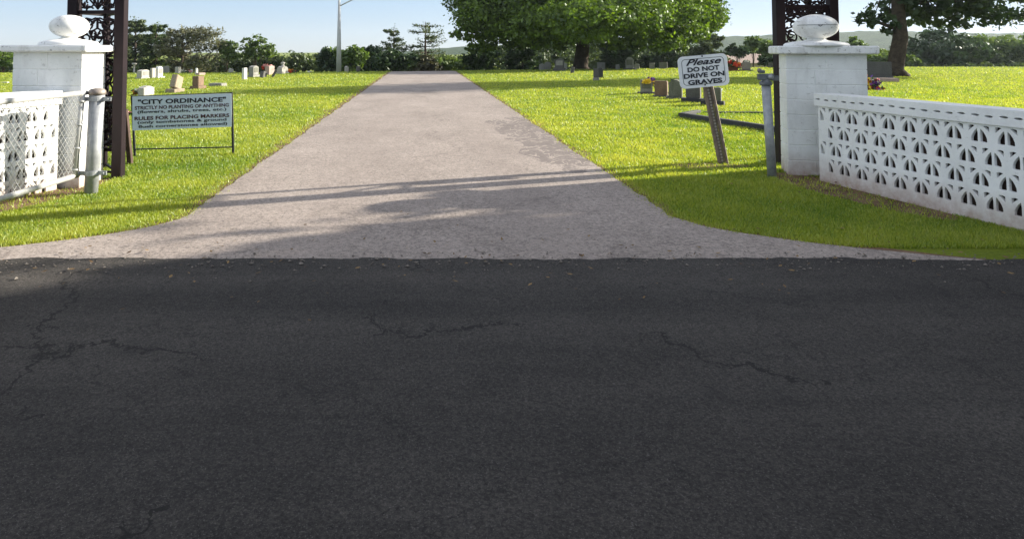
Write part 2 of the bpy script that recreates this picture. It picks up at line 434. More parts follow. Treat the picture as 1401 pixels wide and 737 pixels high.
# ------------------------------------------------------------------ sky, sun
ELEV, AZ = R(19), R(19)                       # the sun stands low on the right, a little beyond the gate
sund = Vector((math.cos(ELEV) * math.cos(AZ), math.cos(ELEV) * math.sin(AZ), math.sin(ELEV)))
wd = bpy.data.worlds.new('World'); sc.world = wd; wd.use_nodes = True
nt = wd.node_tree; nt.nodes.clear()
sk = nt.nodes.new('ShaderNodeTexSky'); sk.sky_type = 'NISHITA'; sk.sun_disc = False
sk.sun_elevation = ELEV; sk.sun_rotation = math.pi / 2 - AZ; sk.air_density = .85; sk.dust_density = .05; sk.ozone_density = 3.6
bg = nt.nodes.new('ShaderNodeBackground'); bg.inputs[1].default_value = .10
wo = nt.nodes.new('ShaderNodeOutputWorld')
def vm(op, a, b):
    n = nt.nodes.new('ShaderNodeVectorMath'); n.operation = op
    for i, v in enumerate((a, b)):
        if isinstance(v, tuple): n.inputs[i].default_value = v
        else: nt.links.new(v, n.inputs[i])
    return n.outputs[0]
# soft shoulder on the bright low sky, plus pale fill light added overhead
q_ = vm('ADD', vm('MULTIPLY', sk.outputs[0], (.30, .30, .27)), (1, 1, 1))
sky = vm('MULTIPLY', vm('DIVIDE', sk.outputs[0], q_), (1.33, 1.44, 1.57))
tcw = nt.nodes.new('ShaderNodeTexCoord'); sxw = nt.nodes.new('ShaderNodeSeparateXYZ'); nt.links.new(tcw.outputs['Generated'], sxw.inputs[0])
fill_boost = math_(nt, 'ADD', 1, math_(nt, 'MULTIPLY', math_(nt, 'MINIMUM', math_(nt, 'MAXIMUM', math_(nt, 'SUBTRACT', math_(nt, 'MULTIPLY', sxw.outputs['Z'], 3), .3), 0), 1), 1.5))
vl = nt.nodes.new('ShaderNodeRGBToBW'); nt.links.new(sky, vl.inputs[0])
low = math_(nt, 'MINIMUM', math_(nt, 'MAXIMUM', math_(nt, 'SUBTRACT', math_(nt, 'MULTIPLY', sxw.outputs['Z'], 3), .3), 0), .75)
cb = nt.nodes.new('ShaderNodeVectorMath'); cb.operation = 'SCALE'; cb.inputs[0].default_value = (1.06, 1.0, .93); nt.links.new(vl.outputs[0], cb.inputs['Scale'])
sky = mixc(nt, low, sky, cb.outputs[0])
nv = nt.nodes.new('ShaderNodeVectorMath'); nv.operation = 'SCALE'; nt.links.new(sky, nv.inputs[0]); nt.links.new(fill_boost, nv.inputs['Scale'])
nt.links.new(nv.outputs[0], bg.inputs[0]); nt.links.new(bg.outputs[0], wo.inputs[0])
sl = bpy.data.lights.new('sun', 'SUN'); sl.energy = 4.8; sl.angle = R(.5); sl.color = (1, .93, .80)
so = bpy.data.objects.new('sun', sl); so.rotation_euler = sund.to_track_quat('Z', 'Y').to_euler(); so.location = (30, 4, 20); col.objects.link(so)
sc.view_settings.view_transform = 'Standard'; sc.view_settings.look = 'None'; sc.view_settings.gamma = 1
sc.view_settings.use_curve_mapping = False; sc.view_settings.exposure = 1.40

# ------------------------------------------------------------------ ground
def sheet(name, xs, ys, zf, mat, drop=0):
    V = [(x, y, zf(x, y)) for y in ys for x in xs]; nx = len(xs)
    Fc = [(j * nx + i, j * nx + i + 1, (j + 1) * nx + i + 1, (j + 1) * nx + i) for j in range(len(ys) - 1) for i in range(nx - 1)]
    me = bpy.data.meshes.new(name); me.from_pydata(V, [], Fc); me.update()
    o = link(name, me, mat, None, True); tag(o, kind='structure'); return o
xs = [-900, -500, -250, -120, -70] + list(np.linspace(-46, 46, 70)) + [70, 120, 250, 500, 900]
ys = [-300, -120, -50, -20, -6, 0, 5] + list(np.linspace(8, 34, 22)) + list(np.linspace(35, 80, 60)) + [95, 130, 190, 300, 480, 700, 1100]
sheet('lawn', xs, ys, gz, LAWN)
def strip(name, mat, fl, fr, ys, dz, nx=9):
    V, Fc = [], []
    for y in ys:
        a, b = fl(y), fr(y)
        for i in range(nx):
            x = a + (b - a) * i / (nx - 1); V.append((x, y, gz(x, y) + dz))
    for j in range(len(ys) - 1):
        for i in range(nx - 1): Fc.append((j * nx + i, j * nx + i + 1, (j + 1) * nx + i + 1, (j + 1) * nx + i))
    me = bpy.data.meshes.new(name); me.from_pydata(V, [], Fc); me.update()
    return tag(link(name, me, mat, None, True), kind='structure')
STREET_Y = 3.9
def flare(y): return 1.6 * max(0, (5.0 - y) / 1.1) ** 2 if y < 5.0 else 0
def wob(y, s): return .05 * noise.noise((y * 1.3, s, 0)) + .03 * noise.noise((y * 5.1, s, 4)) + .015 * noise.noise((y * 17, s, 8))
ry_ = list(np.linspace(STREET_Y, 16, 240)) + list(np.linspace(16.2, 62, 120))
strip('dirt_path_edge', DIRT, lambda y: road_l(y) - flare(y) - .17 + 2.6 * wob(y, 5), lambda y: road_r(y) + flare(y) + .10 + 2.2 * wob(y, 9), ry_, .006)
strip('road', ROAD, lambda y: road_l(y) - flare(y) + wob(y, 1), lambda y: road_r(y) + flare(y) + wob(y, 3), ry_, .012)
st = MB(); sx0 = [-90] + [(-9 + .03 * i) for i in range(601)] + [90]
def edge(x): return STREET_Y + .05 + .05 * noise.noise((x * .8, 2, 0)) + .035 * noise.noise((x * 4, 5, 0)) + .02 * noise.noise((x * 15, 8, 0))
st.add([(x, -9, .016) for x in sx0] + [(x, edge(x), .016) for x in sx0], [(i, i + 1, len(sx0) + i + 1, len(sx0) + i) for i in range(len(sx0) - 1)])
tag(link('street', st, STREET), kind='structure')
# loose gravel where the drive meets the street
rg = np.random.default_rng(3); ng = 1500; gx = rg.uniform(-6, 6.5, ng); gyy = STREET_Y + .08 + rg.normal(0, .10, ng) - np.abs(rg.normal(0, .12, ng)); gs = np.clip(rg.lognormal(-5.4, .5, ng), .002, .016)
gm = MB()
for x, y, q in zip(gx, gyy, gs):
    o8 = [Vector(v) * q * (1 + .35 * random.uniform(-1, 1)) for v in ((1, 0, 0), (0, 1, 0), (-1, 0, 0), (0, -1, 0), (0, 0, .7), (0, 0, -.5))]; P0 = Vector((x, y, .017 + q * .3))
    gm.add([P0 + v for v in o8], [(0, 1, 4), (1, 2, 4), (2, 3, 4), (3, 0, 4), (1, 0, 5), (2, 1, 5), (3, 2, 5), (0, 3, 5)])
tag(link('gravel', gm, mottled('loose_gravel', (.07, .062, .055), (.26, .225, .19), 30, .9)), 'loose gravel scattered along the seam of drive and street', 'gravel', kind='stuff')
# bare soil under the block walls and in front of the gate post
def soil_patch(cx, cy, rx, ry, rot, s):
    V = [(cx, cy, .005)]; n = 48
    for k in range(n):
        a = 2 * math.pi * k / n; r = 1 + .35 * noise.noise((math.cos(a) * 2, math.sin(a) * 2, s))
        p = Matrix.Rotation(rot, 2) @ Vector((math.cos(a) * rx * r, math.sin(a) * ry * r)); V.append((cx + p.x, cy + p.y, .004))
    mb = MB(); mb.add(V, [(0, 1 + k, 1 + (k + 1) % n) for k in range(n)]); return mb
PATCH = [(3.60, 5.80, .30, .95, R(11), 1), (-3.45, 5.55, .28, .95, R(-14), 2), (2.9, 7.12, .42, .18, 0, 3)]
for i, q in enumerate(PATCH): tag(link('dirt', soil_patch(*q), DIRT), kind='structure')

# dry leaves blown over the street, the drive mouth and the verge
rl = np.random.default_rng(8); nl = 520; LX = rl.uniform(-5, 6, nl); LY = np.where(rl.uniform(size=nl) < .55, STREET_Y + rl.normal(.1, .35, nl), rl.uniform(3.0, 8.5, nl))
on = (LY > 5.2) & (LX > -1.9) & (LX < 1.8); LX, LY = LX[~on], LY[~on]
LC = np.stack([LX, LY, np.full(len(LX), .03)], 1); LVt = leaves(rl, LC, .0125, 2.5, aspect=.5)
LVt[:, 2] = np.maximum(LVt[:, 2], .018)
tag(link('fallen_leaves', np_mesh('fallen_leaves', LVt, 4, rl.uniform(size=len(LX))), leaf_mat('dry_leaves', (.07, .035, .015), (.26, .16, .06), .15, (1, 1, 1))), 'dry brown leaves scattered over the street and verge', 'leaves', kind='stuff')
# grass blades: dense and short near the gate, coarser far off
def grass():
    rng = np.random.default_rng(11)
    n = 1150000
    u = rng.uniform(size=n); y0, y1 = 4.2, 47.0
    Y = 1 / (1 / y0 + u * (1 / y1 - 1 / y0))
    X = rng.uniform(-1, 1, n) * (Y * .95 + 1.2)
    jit = rng.normal(0, .055, n)
    fl = 1.6 * np.maximum(0, (5.0 - Y) / 1.1) ** 2 * (Y < 5.0)
    wl = np.array([wob(y, 1) for y in np.linspace(4, 48, 2000)]); wr = np.array([wob(y, 3) for y in np.linspace(4, 48, 2000)])
    gy = np.linspace(4, 48, 2000)
    L = -1.763 - .0246 * Y - fl + np.interp(Y, gy, wl); Rr = 1.855 - .0236 * Y + fl + np.interp(Y, gy, wr)
    keep = ((X < L - .06 + jit) | (X > Rr + .04 + jit)) & (Y < np.clip(40 + .33 * X, 36.5, 50) + 1.5)
    for cx, cy, rx, ry, rot, s in PATCH:
        dx, dy = X - cx, Y - cy; c, s_ = math.cos(rot), math.sin(rot)
        q = ((dx * c + dy * s_) / rx) ** 2 + ((-dx * s_ + dy * c) / ry) ** 2
        keep &= (q > 1) | (rng.uniform(size=n) < (.4 if s == 3 else .12))
    keep &= Y > STREET_Y + .1 + np.abs(jit)
    X, Y = X[keep], Y[keep]; n = len(X)
    c = np.clip(40 + .33 * X, 36.5, 50) - 3; t = np.maximum(0, Y - c); Z = -.0072 * np.minimum(t, 8) ** 2
    # clumps
    cl = np.array([noise.noise((x * 2.2, y * 2.2, 0)) for x, y in zip(X, Y)]); big = np.array([noise.noise((x * .35, y * .35, 5)) for x, y in zip(X, Y)])
    h = (.020 + .0009 * Y) * rng.uniform(.5, 1.4, n) * (1 + .5 * cl); wdt = (.0022 + .00042 * Y) * rng.uniform(.7, 1.3, n)
    a = rng.uniform(0, 2 * np.pi, n); lean = rng.uniform(.15, .95, n) * h; b = rng.uniform(0, 2 * np.pi, n)
    P = np.stack([X, Y, Z], 1); side = np.stack([np.cos(a), np.sin(a), np.zeros(n)], 1) * wdt[:, None]
    tip = P + np.stack([np.cos(b) * lean, np.sin(b) * lean, h], 1)
    V = np.stack([P - side, P + side, tip], 1).reshape(-1, 3)
    dry = np.array([noise.noise((x * .9, y * .9, 11)) for x, y in zip(X, Y)])
    tint = np.clip((.48 + .28 * cl + .25 * big + .2 * dry) + rng.normal(0, .2, n), 0, 1)
    o = link('lawn_grass', np_mesh('lawn_grass', V, 3, tint), GRASSM)
    tag(o, 'sunlit yellow green mown grass of the cemetery lawn', 'grass', kind='stuff')
grass()

# ------------------------------------------------------------------ gate pillars
def pillar(label, fl, width, depth, yaw, top_z, cap_h, over, ball, base_r, courses):
    """fl = front left corner at the ground"""
    ca, sa = math.cos(yaw), math.sin(yaw); ux, uy = Vector((ca, sa, 0)), Vector((-sa, ca, 0))
    c = Vector(fl) + ux * width / 2 + uy * depth / 2; c.z = 0
    t = thing('gate_pillar', c, label, 'gate pillar')
    sh = MB(); z0 = -.05; hh = (top_z - cap_h) / courses
    for i in range(courses):
        a = z0 if i == 0 else i * hh + .0025; b = (i + 1) * hh - .0025
        if i == courses - 1: b = top_z - cap_h + .001
        e = .003 * (i % 2)
        # two blocks a course, joint shifted every other course
        k = width * (.5 if i % 2 else .36)
        for x0, x1 in ((0, k - .0012), (k + .0012, width)):
            sh.box((x1 - x0, depth - e, b - a), MX(c + ux * ((x0 + x1) / 2 - width / 2) + Vector((0, 0, (a + b) / 2)), yaw), .004)
    core = .012
    sh.box((width - core, depth - core, top_z - cap_h - .02), MX(c + Vector((0, 0, (top_z - cap_h) / 2)), yaw))
    link('shaft', sh, WHITE, t)
    cp = MB(); cp.box((width + 2 * over, depth + 2 * over, cap_h), MX(c + Vector((0, 0, top_z - cap_h / 2 + .002)), yaw), .012); link('cap', cp, FINW, t)
    bz, brx, brz, bx = ball
    off = c + ux * bx
    fin = MB(); p0 = top_z
    nb = bz - brz
    fin.lathe([(base_r, p0), (base_r * 1.0, p0 + .015), (base_r * .94, p0 + (nb - p0) * .45), (base_r * .72, p0 + (nb - p0) * .66), (base_r * .40, p0 + (nb - p0) * .82), (brx * .40, nb + .0), (brx * .36, nb + brz * .2)], Matrix.Translation((off.x, off.y, 0)), 40)
    f = link('finial_base', fin, FINW, t, True)
    bl = MB(); prof = [(max(.004, brx * math.sin(math.pi * k / 26)), bz - brz * math.cos(math.pi * k / 26)) for k in range(27)]
    bl.lathe(prof, Matrix.Translation((off.x, off.y, 0)), 48); link('ball_finial', bl, FINW, t, True)
    if label.endswith('road sign'):
        mb = MB(); ps = [off + Vector((brx * 1.002 * math.sin(R(a)), -brx * 1.002 * math.cos(R(a)), bz + brz * .12 + .004 * noise.noise((a * .2, 1, 0)))) for a in range(-80, 40, 4)]
        mb.tube([Vector((p.x, p.y, p.z)) for p in ps], .0028, 4); ps = [off + Vector((brx * 1.0 * math.sin(R(-18 + q)), -brx * 1.0 * math.cos(R(-18 + q)), bz + brz * (.12 - abs(q) * -.0 - .02 * (6 - abs(q)) ))) for q in range(-6, 7, 2)]
        mb.tube(ps, .004, 4); link('crack', mb, BLACKM, t)
    return t
pl = at(17, 100, 5.98); pr = at(112, 100, 5.98)
zl = lambda py, y: at(600, py, y).z
pillar('white painted block pillar with ball finial behind the chain link gate', (pl.x, 5.98, 0), pr.x - pl.x, .42, 0, zl(62.5, 6.1), zl(62.5, 6.1) - zl(71.5, 6.1), .075,
       (zl(36.5, 6.2), 24.8 / F * 6.2, 15.6 / F * 6.2, .075), 37 / F * 6.2, 8)
prl = at(1077, 160, 6.62)
pillar('white painted block pillar with ball finial beside the leaning road sign', (prl.x, 6.62, 0), .715, .32, R(-16), zl(63.5, 6.7), zl(63.5, 6.7) - zl(74.5, 6.7), .085,
       (zl(37, 6.65), 28 / F * 6.65, 17.2 / F * 6.65, -.045), 40 / F * 6.65, 8)

# ------------------------------------------------------------------ pierced block walls
HOLEDARK = mottled('dark_opening_backing', (.035, .024, .02), (.085, .058, .048), 9, .95)  # dark slab added behind the openings; its colour stands in for their shade
def breeze_wall(label, a, b, top, mw=.15, hw_=.138, thick=.028):
    a, b = Vector(a), Vector(b); L = (b - a).length; ux = (b - a).normalized(); n = Vector((-ux.y, ux.x, 0))
    t = thing('pierced_block_wall', a, label, 'wall')
    caph = .115; H = top - caph
    mh = .158
    M = Matrix((ux, Vector((0, 0, 1)), -n)).transposed().to_4x4(); M = Matrix.Translation(a) @ M
    spl = [[(0, -.04), (L, -.04), (L, H), (0, H)]]
    row = 0; y = H - .022 - .115
    top_l = [(-.40, 1.0), (-.26, 1.04), (-.11, 1.0), (-.09, .60), (-.17, .70), (-.28, .86)]
    low_l = [(-.5, .04), (-.36, .0), (-.19, .02), (-.20, .26), (-.26, .48), (-.36, .70), (-.47, .86), (-.5, .55)]
    while y > -.035:
        x = mw * (.55 if row % 2 == 0 else 1.05)
        while x < L - hw_ * .6:
            for sgn in (1, -1):
                for sh in (top_l, low_l):
                    pts = [(x + sgn * u * hw_, y + v * .120) for u, v in sh]
                    if min(p[1] for p in pts) < -.03: continue
                    spl.append(pts if sgn == 1 else pts[::-1])
            x += mw
        y -= mh; row += 1
    me = curve_mesh(spl, thick / 2 - .003, .0025); me.transform(M); link('pierced_blocks', me, WALLW, t)
    mb = MB(); mb.box((L - .02, .11, H + .04), MX(a + ux * (L / 2) + n * (thick / 2 + .082) + Vector((0, 0, H / 2 - .02)), math.atan2(ux.y, ux.x))); link('added_backing', mb, HOLEDARK, t)
    # coping of hollow blocks lying on their sides, each with three slots
    x = -.03; cw = .30
    cs = MB()
    while x < L:
        x1 = min(x + cw, L + .02)
        sp = [[(x + .002, H + .002), (x1 - .002, H + .002), (x1 - .002, top), (x + .002, top)]]
        for k in range(3):
            cx = x + (x1 - x) * (k + .5) / 3 + random.uniform(-.006, .006); hw, hh = .033, .0115; yy = H + .060 + random.uniform(-.004, .004)
            sp.append([(cx + hw * math.cos(q) , yy + hh * math.sin(q)) for q in [2 * math.pi * j / 10 for j in range(10)]])
        m2 = curve_mesh(sp, .10, .003); m2.transform(M @ Matrix.Translation((0, 0, -.07)))
        cs.add([v.co for v in m2.vertices], [tuple(p.vertices) for p in m2.polygons]); bpy.data.meshes.remove(m2); x += cw
    link('coping', cs, WALLW, t)
    return t
# right: from the pillar forward to the street corner; left: the same, mirrored
ra = at(1121, 150, 6.33); rdir = Vector((.2, -.98, 0)).normalized()
wt = EYE - (128 - 68) / F * 6.33
breeze_wall('white pierced block wall in shade running from the pillar near the road sign', (ra.x, ra.y, 0), Vector((ra.x, ra.y, 0)) + rdir * 2.5, wt, .19, .178)
la = at(79, 150, 5.93); ldir = Vector((-.42, -.90, 0)).normalized()
wtl = EYE - (124.5 - 68) / F * 5.93
lb = Vector((la.x, la.y, 0)) + ldir * 2.2
breeze_wall('sunlit white pierced block wall behind the chain link gate', lb, (la.x, la.y, 0), wtl)

# ------------------------------------------------------------------ iron archway
def spiral(c, r, a0, turns, n, ux, uz, out=None):
    pts = []
    for i in range(n + 1):
        q = i / n; a = a0 + turns * 2 * math.pi * q; rr = r * (1 - .82 * q)
        pts.append(c + ux * (rr * math.cos(a)) + uz * (rr * math.sin(a)))
    return pts
def scroll_panel(mb, a, b, z0, z1, r=.0095):
    """cast scrollwork between two posts, one motif high per tile"""
    a, b = Vector(a), Vector(b); w = (b - a).length; ux = (b - a).normalized(); uz = Vector((0, 0, 1)); th = min(.46, w * 1.05)
    z = z0
    def P(u, v, zz, t): return a + ux * (w * (.5 + u)) + uz * (zz + v * t)
    while z < z1 - .05:
        t = min(th, z1 - z)
        for s in (1, -1):
            for c, rad, a0, tr in (((.27, .80), .105, -1.6, 1.35), ((.33, .50), .085, 1.2, -1.4), ((.25, .20), .105, 1.4, -1.35), ((.10, .62), .06, 3.0, 1.2)):
                cc = P(s * c[0], c[1], z, t); pts = spiral(cc, rad * w / .42, a0, tr, 18, ux * s, uz * .9); mb.tube(pts, r, 5)
            S = lambda L_: mb.tube([P(s * u, v, z, t) for u, v in L_], r, 5)
            S([(.0, .02), (.12, .14), (.30, .32), (.40, .44), (.45, .60)])
            S([(.0, .98), (.14, .86), (.34, .70), (.45, .66)])
            S([(0, .34), (.10, .42), (.17, .54), (.12, .68), (0, .74)])
            S([(0, .34), (.09, .26), (.05, .14), (0, .08)])
            S([(.45, .06), (.36, .04), (.22, .08), (.12, .03)])
            S([(.45, .94), (.3, .985), (.15, .95), (.05, .99)])
            for u, v in ((.2, .64), (.3, .4), (.38, .12), (.17, .3), (.4, .86), (.36, .62), (.12, .88), (.06, .5), (.28, .93), (.3, .06)):       # cast leaves
                cc = P(s * u, v, z, t); d = (ux * s * random.uniform(-1, 1) + uz * random.uniform(-1, 1)).normalized() * .035
                mb.tube([cc - d, cc - d * .3, cc + d * .4, cc + d], [.004, .016, .014, .003], 5)
        mb.tube([P(0, 0, z, t), P(0, .34, z, t)], r * 1.1, 5); mb.tube([P(0, .74, z, t), P(0, 1, z, t)], r * 1.3, 5)
        z += t
arch = thing('iron_archway', (0, 6.8, 0), 'dark oxblood iron archway with scrollwork towers standing behind the white pillars', 'archway')
TOP = 3.0
def tower(lp, rp, bp, rails, low, lat2):
    """three posts (left, right, rear) with scrollwork between them"""
    for p, w in ((lp, .10), (rp, .095), (bp, .055)):
        mb = MB(); beam(mb, (p[0], p[1], -.1), (p[0], p[1], TOP), w, w, .004); link('post', mb, IRON, arch)
    for p, q, lat in ((lp, rp, 1), (bp, rp, lat2), (lp, bp, 0)):
        P_, Q = Vector((*p, 0)), Vector((*q, 0)); d = (Q - P_).normalized()
        mb = MB()
        zs = [low] + rails
        for z0, z1 in (zip(zs, zs[1:]) if lat == 1 else zip(zs[:1], zs[1:2]) if lat == 2 else []):
            scroll_panel(mb, P_ + d * .055, Q - d * .06, z0 + .025, z1 - .018)
        if mb.v: link('scroll_panel', mb, IRON, arch, True)
        for z in zs:
            mb = MB(); beam(mb, P_ + d * .05 + Vector((0, 0, z)), Q - d * .055 + Vector((0, 0, z)), .036, .03, .003, Vector((0, 0, 1))); link('rail', mb, IRON, arch)
        mb = MB(); beam(mb, P_ + d * .05 + Vector((0, 0, .06)), Q - d * .055 + Vector((0, 0, .06)), .02, .02, 0, Vector((0, 0, 1)))
        link('rail', mb, IRON, arch)
lr, ll, lk = at(164, 120, 6.46), at(102, 30, 6.52), at(146, 40, 6.98)
tower((ll.x, ll.y), (lr.x, lr.y), (lk.x, lk.y), [zl(139, 6.5) , zl(17, 6.5), zl(17, 6.5) + .56, TOP - .1], zl(204, 6.5), 2)
tl, tr_, tk = at(1067, 100, 7.28), at(1139, 30, 7.43), at(1106, 10, 7.80)
tower((tl.x, tl.y), (tr_.x, tr_.y), (tk.x, tk.y), [zl(139, 7.2), zl(8, 7.2), zl(8, 7.2) + .56, TOP - .1], zl(204, 7.2), 0)
# the span overhead
for off, zo in ((0, TOP), (0, TOP + .32)):
    mb = MB(); n = 24; pts = []
    for i in range(n + 1):
        q = i / n; p = Vector((ll.x, 6.55, 0)).lerp(Vector((tr_.x, 7.1, 0)), q); p.z = zo + .55 * math.sin(math.pi * q); pts.append(p)
    mb.tube(pts, .04, 6); link('arch_span', mb, IRON, arch, True)
# ------------------------------------------------------------------ chain-link gate, its post, the post opposite
gp_t, gp_b = at(133, 126, 5.78), at(124, 262, 5.78); gp_b.z = -.08
post = thing('gate_post', (gp_b.x, 5.78, 0), 'thick galvanised gate post with domed cap and hinges carrying the chain link gate', 'post')
d = (gp_t - gp_b).normalized()
mb = MB(); mb.tube([gp_b, gp_t - d * .015], [.054, .064], 24); link('pipe', mb, GALV, post, True)
mb = MB(); mb.lathe([(.072, -.022), (.072, .0), (.069, .012), (.052, .028), (.02, .035), (.003, .036)], Matrix.Translation(gp_t), 24); link('post_cap', mb, RUSTY, post, True)
for py in (134.5, 225):
    c = gp_b.lerp(gp_t, (262 - py) / (262 - 126)); mb = MB()
    mb.lathe([(.064, -.018), (.068, -.018), (.068, .018), (.064, .018)], Matrix.Translation(c), 24)
    mb.box((.08, .008, .036), MX(c + Vector((.095, -.02, 0)))); mb.box((.09, .008, .036), MX(c + Vector((-.10, -.03, 0))))
    mb.tube([c + Vector((.11, -.04, 0)), c + Vector((.11, .02, 0))], .009, 8); mb.tube([c + Vector((-.10, -.07, 0)), c + Vector((-.10, .03, 0))], .011, 8)
    link('hinge_band', mb, GALV, post)
g0 = Vector((gp_t.x - .085, 5.70, 0)); g1 = Vector((-3.28, 2.75, 0))
gt, gb = at(122, 127.5, 5.70).z, at(118, 241, 5.70).z
gate = thing('chain_link_gate', (g0.x, g0.y, 0), 'open chain link gate leaf swung back in front of the white pierced wall', 'gate')
gu = (g1 - g0).normalized(); GL = (g1 - g0).length; Zv = Vector((0, 0, 1))
lean = Vector((-.055, 0, 0))                       # the leaf leans with its post
def GP(s, z): return g0 + gu * s + Zv * z + lean * (1 - (z - gb) / (gt - gb))
for z, nm in ((gt, 'top_rail'), (gb, 'bottom_rail')):
    mb = MB(); mb.tube([GP(-.05, z), GP(GL, z)], .022, 12); link(nm, mb, RAIL, gate, True)
for s in (0, GL - .02, GL * .5):
    mb = MB(); mb.tube([GP(s, gb), GP(s, gt + (.02 if s == 0 else 0))], .024, 12)
    if s == 0:
        for q in (.08, .34, .62, .9): z = gb + (gt - gb) * q; mb.tube([GP(0, z - .008), GP(0, z + .008)], .032, 12)
    link('upright', mb, RAIL, gate, True)
mb = MB(); step = .058; rise = gt - gb; k = -int(rise / step) - 1
while k * step < GL:
    for sg in (1, -1):
        s0, s1 = k * step, k * step + rise * .9; z0, z1 = (gb, gt) if sg == 1 else (gt, gb)
        c0, c1 = max(0, s0), min(GL, s1)
        if c1 - c0 < .02: continue
        f0, f1 = (c0 - s0) / (s1 - s0), (c1 - s0) / (s1 - s0)
        o = .003 * sg
        mb.tube([GP(c0, z0 + (z1 - z0) * f0) + Vector((o, 0, 0)), GP(c1, z0 + (z1 - z0) * f1) + Vector((o, 0, 0))], .0020, 4, False)
    k += 1
link('wire_mesh', mb, RAIL, gate)
rp_t, rp_b = at(1047.5, 108, 6.5), at(1057, 241, 6.5); rp_b.z = -.08
lp = thing('latch_post', (rp_b.x, 6.5, 0), 'galvanised gate post with bracket hardware beside the road sign', 'post')
mb = MB(); mb.tube([rp_b, rp_t], .042, 20); link('pipe', mb, GALV, lp, True)
c = rp_t + Vector((0, 0, .02))
mb = MB(); mb.box((.15, .045, .062), MX(c + Vector((-.01, -.02, .0))), .006); mb.box((.05, .06, .03), MX(c + Vector((-.04, 0, .05))), .006)
mb.lathe([(.055, -.085), (.058, -.075), (.058, -.055), (.05, -.045)], Matrix.Translation(c), 18)
mb.box((.08, .012, .05), MX(c + Vector((.10, .01, -.015)), R(10)), .003)
link('bracket', mb, mottled('dull_bracket_zinc', (.10, .11, .125), (.2, .21, .22), 16, .5, .4), lp)
mb = MB(); mb.tube([c + Vector((.02, -.075, .0)), c + Vector((.02, -.03, .0))], .022, 10); mb.tube([c + Vector((.015, -.05, -.0)), c + Vector((.03, -.05, .035)), c + Vector((.045, -.05, -.01))], .007, 6)
link('bolt', mb, GALV, lp, True)
mb = MB(); mb.tube([c + Vector((-.06, .0, .05)), c + Vector((-.06, .0, .075)), c + Vector((-.062, .0, .085))], [.022, .018, .004], 8); link('rust_cap', mb, RUSTY, lp, True)

# ------------------------------------------------------------------ signs
def board_frame(tl_, tr, bl, br, yl, yr):
    TL, TR, BL, BR = at(*tl_, yl), at(*tr, yr), at(*bl, yl), at(*br, yr)
    c = (TL + TR + BL + BR) / 4; ux = ((TR - TL) + (BR - BL)); Wd = ux.length / 2; ux.normalize()
    uz = ((TL - BL) + (TR - BR)); Hd = uz.length / 2; uz.normalize(); uz = (uz - ux * uz.dot(ux)).normalized(); un = ux.cross(uz)   # towards the camera
    M = Matrix((ux, uz, un)).transposed().to_4x4(); M.translation = c
    return M, Wd, Hd
def rrect(w, h, r, n=5):
    p = []
    for cx, cy, a in ((w / 2 - r, h / 2 - r, 0), (-w / 2 + r, h / 2 - r, 90), (-w / 2 + r, -h / 2 + r, 180), (w / 2 - r, -h / 2 + r, 270)):
        p += [(cx + r * math.cos(R(a + 90 * k / n)), cy + r * math.sin(R(a + 90 * k / n))) for k in range(n + 1)]
    return p
def letters(lines, M, mat, parent):
    for txt, cx, cy, w, h, sh, bo in lines:
        link('lettering', joined([(text_mesh(txt, w, h, sh, bo), M @ Matrix.Translation((cx, cy, .0085)))]), mat, parent)
# city ordinance board
M, Wd, Hd = board_frame((180, 133), (316, 127.5), (182.5, 178), (317.5, 174), 7.72, 7.86)
s1 = thing('ordinance_sign', (M.translation.x, M.translation.y, 0), 'pale blue grey ordinance notice board on a black wire frame', 'sign')
me = curve_mesh([[(-Wd / 2, -Hd / 2), (Wd / 2, -Hd / 2), (Wd / 2, Hd / 2), (-Wd / 2, Hd / 2)]], .005, 0); me.transform(M); bd = link('board', me, SIGNB, s1)
K = Wd / 136.0                       # metres a photo pixel on the board
letters([('"CITY ORDINANCE"', 0 * K, 15.9 * K, 121 * K, 6.9 * K, 0, .032), ('(flowers, shrubs, trees, etc.)', 0, 1.3 * K, 122 * K, 5.2 * K, 0, .022),
         ('(only tombstones & ground', 0, -13.4 * K, 122 * K, 5.0 * K, 0, .022), ('flush cornerstones allowed)', 1 * K, -19.3 * K, 122 * K, 5.0 * K, 0, .022)], M, INK, bd)
letters([('STRICTLY NO PLANTING OF ANYTHING', 0, 7.6 * K, 129 * K, 5.0 * K, 0, .024), ('RULES FOR PLACING MARKERS', 0, -7.2 * K, 130 * K, 5.2 * K, 0, .028)], M, INKR, bd)
lf_t, lf_b, rf_t, rf_b = at(180.5, 131, 7.735), at(185, 214, 7.735), at(316.8, 126.5, 7.875), at(319.5, 211, 7.875)
for a, b in ((lf_t, lf_b), (rf_t, rf_b)):
    b = b.copy(); b.z = -.06; mb = MB(); beam(mb, b, a, .026, .02, .002); link('leg', mb, BLACKM, s1)
mb = MB(); beam(mb, at(184.5, 204.3, 7.735), at(319, 201.3, 7.875), .014, .014, 0, Vector((0, 0, 1))); link('cross_bar', mb, BLACKM, s1); mb = MB()
beam(mb, at(181, 132.2, 7.74), at(316.6, 127, 7.88), .012, .014, 0, Vector((0, 0, 1))); link('cross_bar', mb, BLACKM, s1)
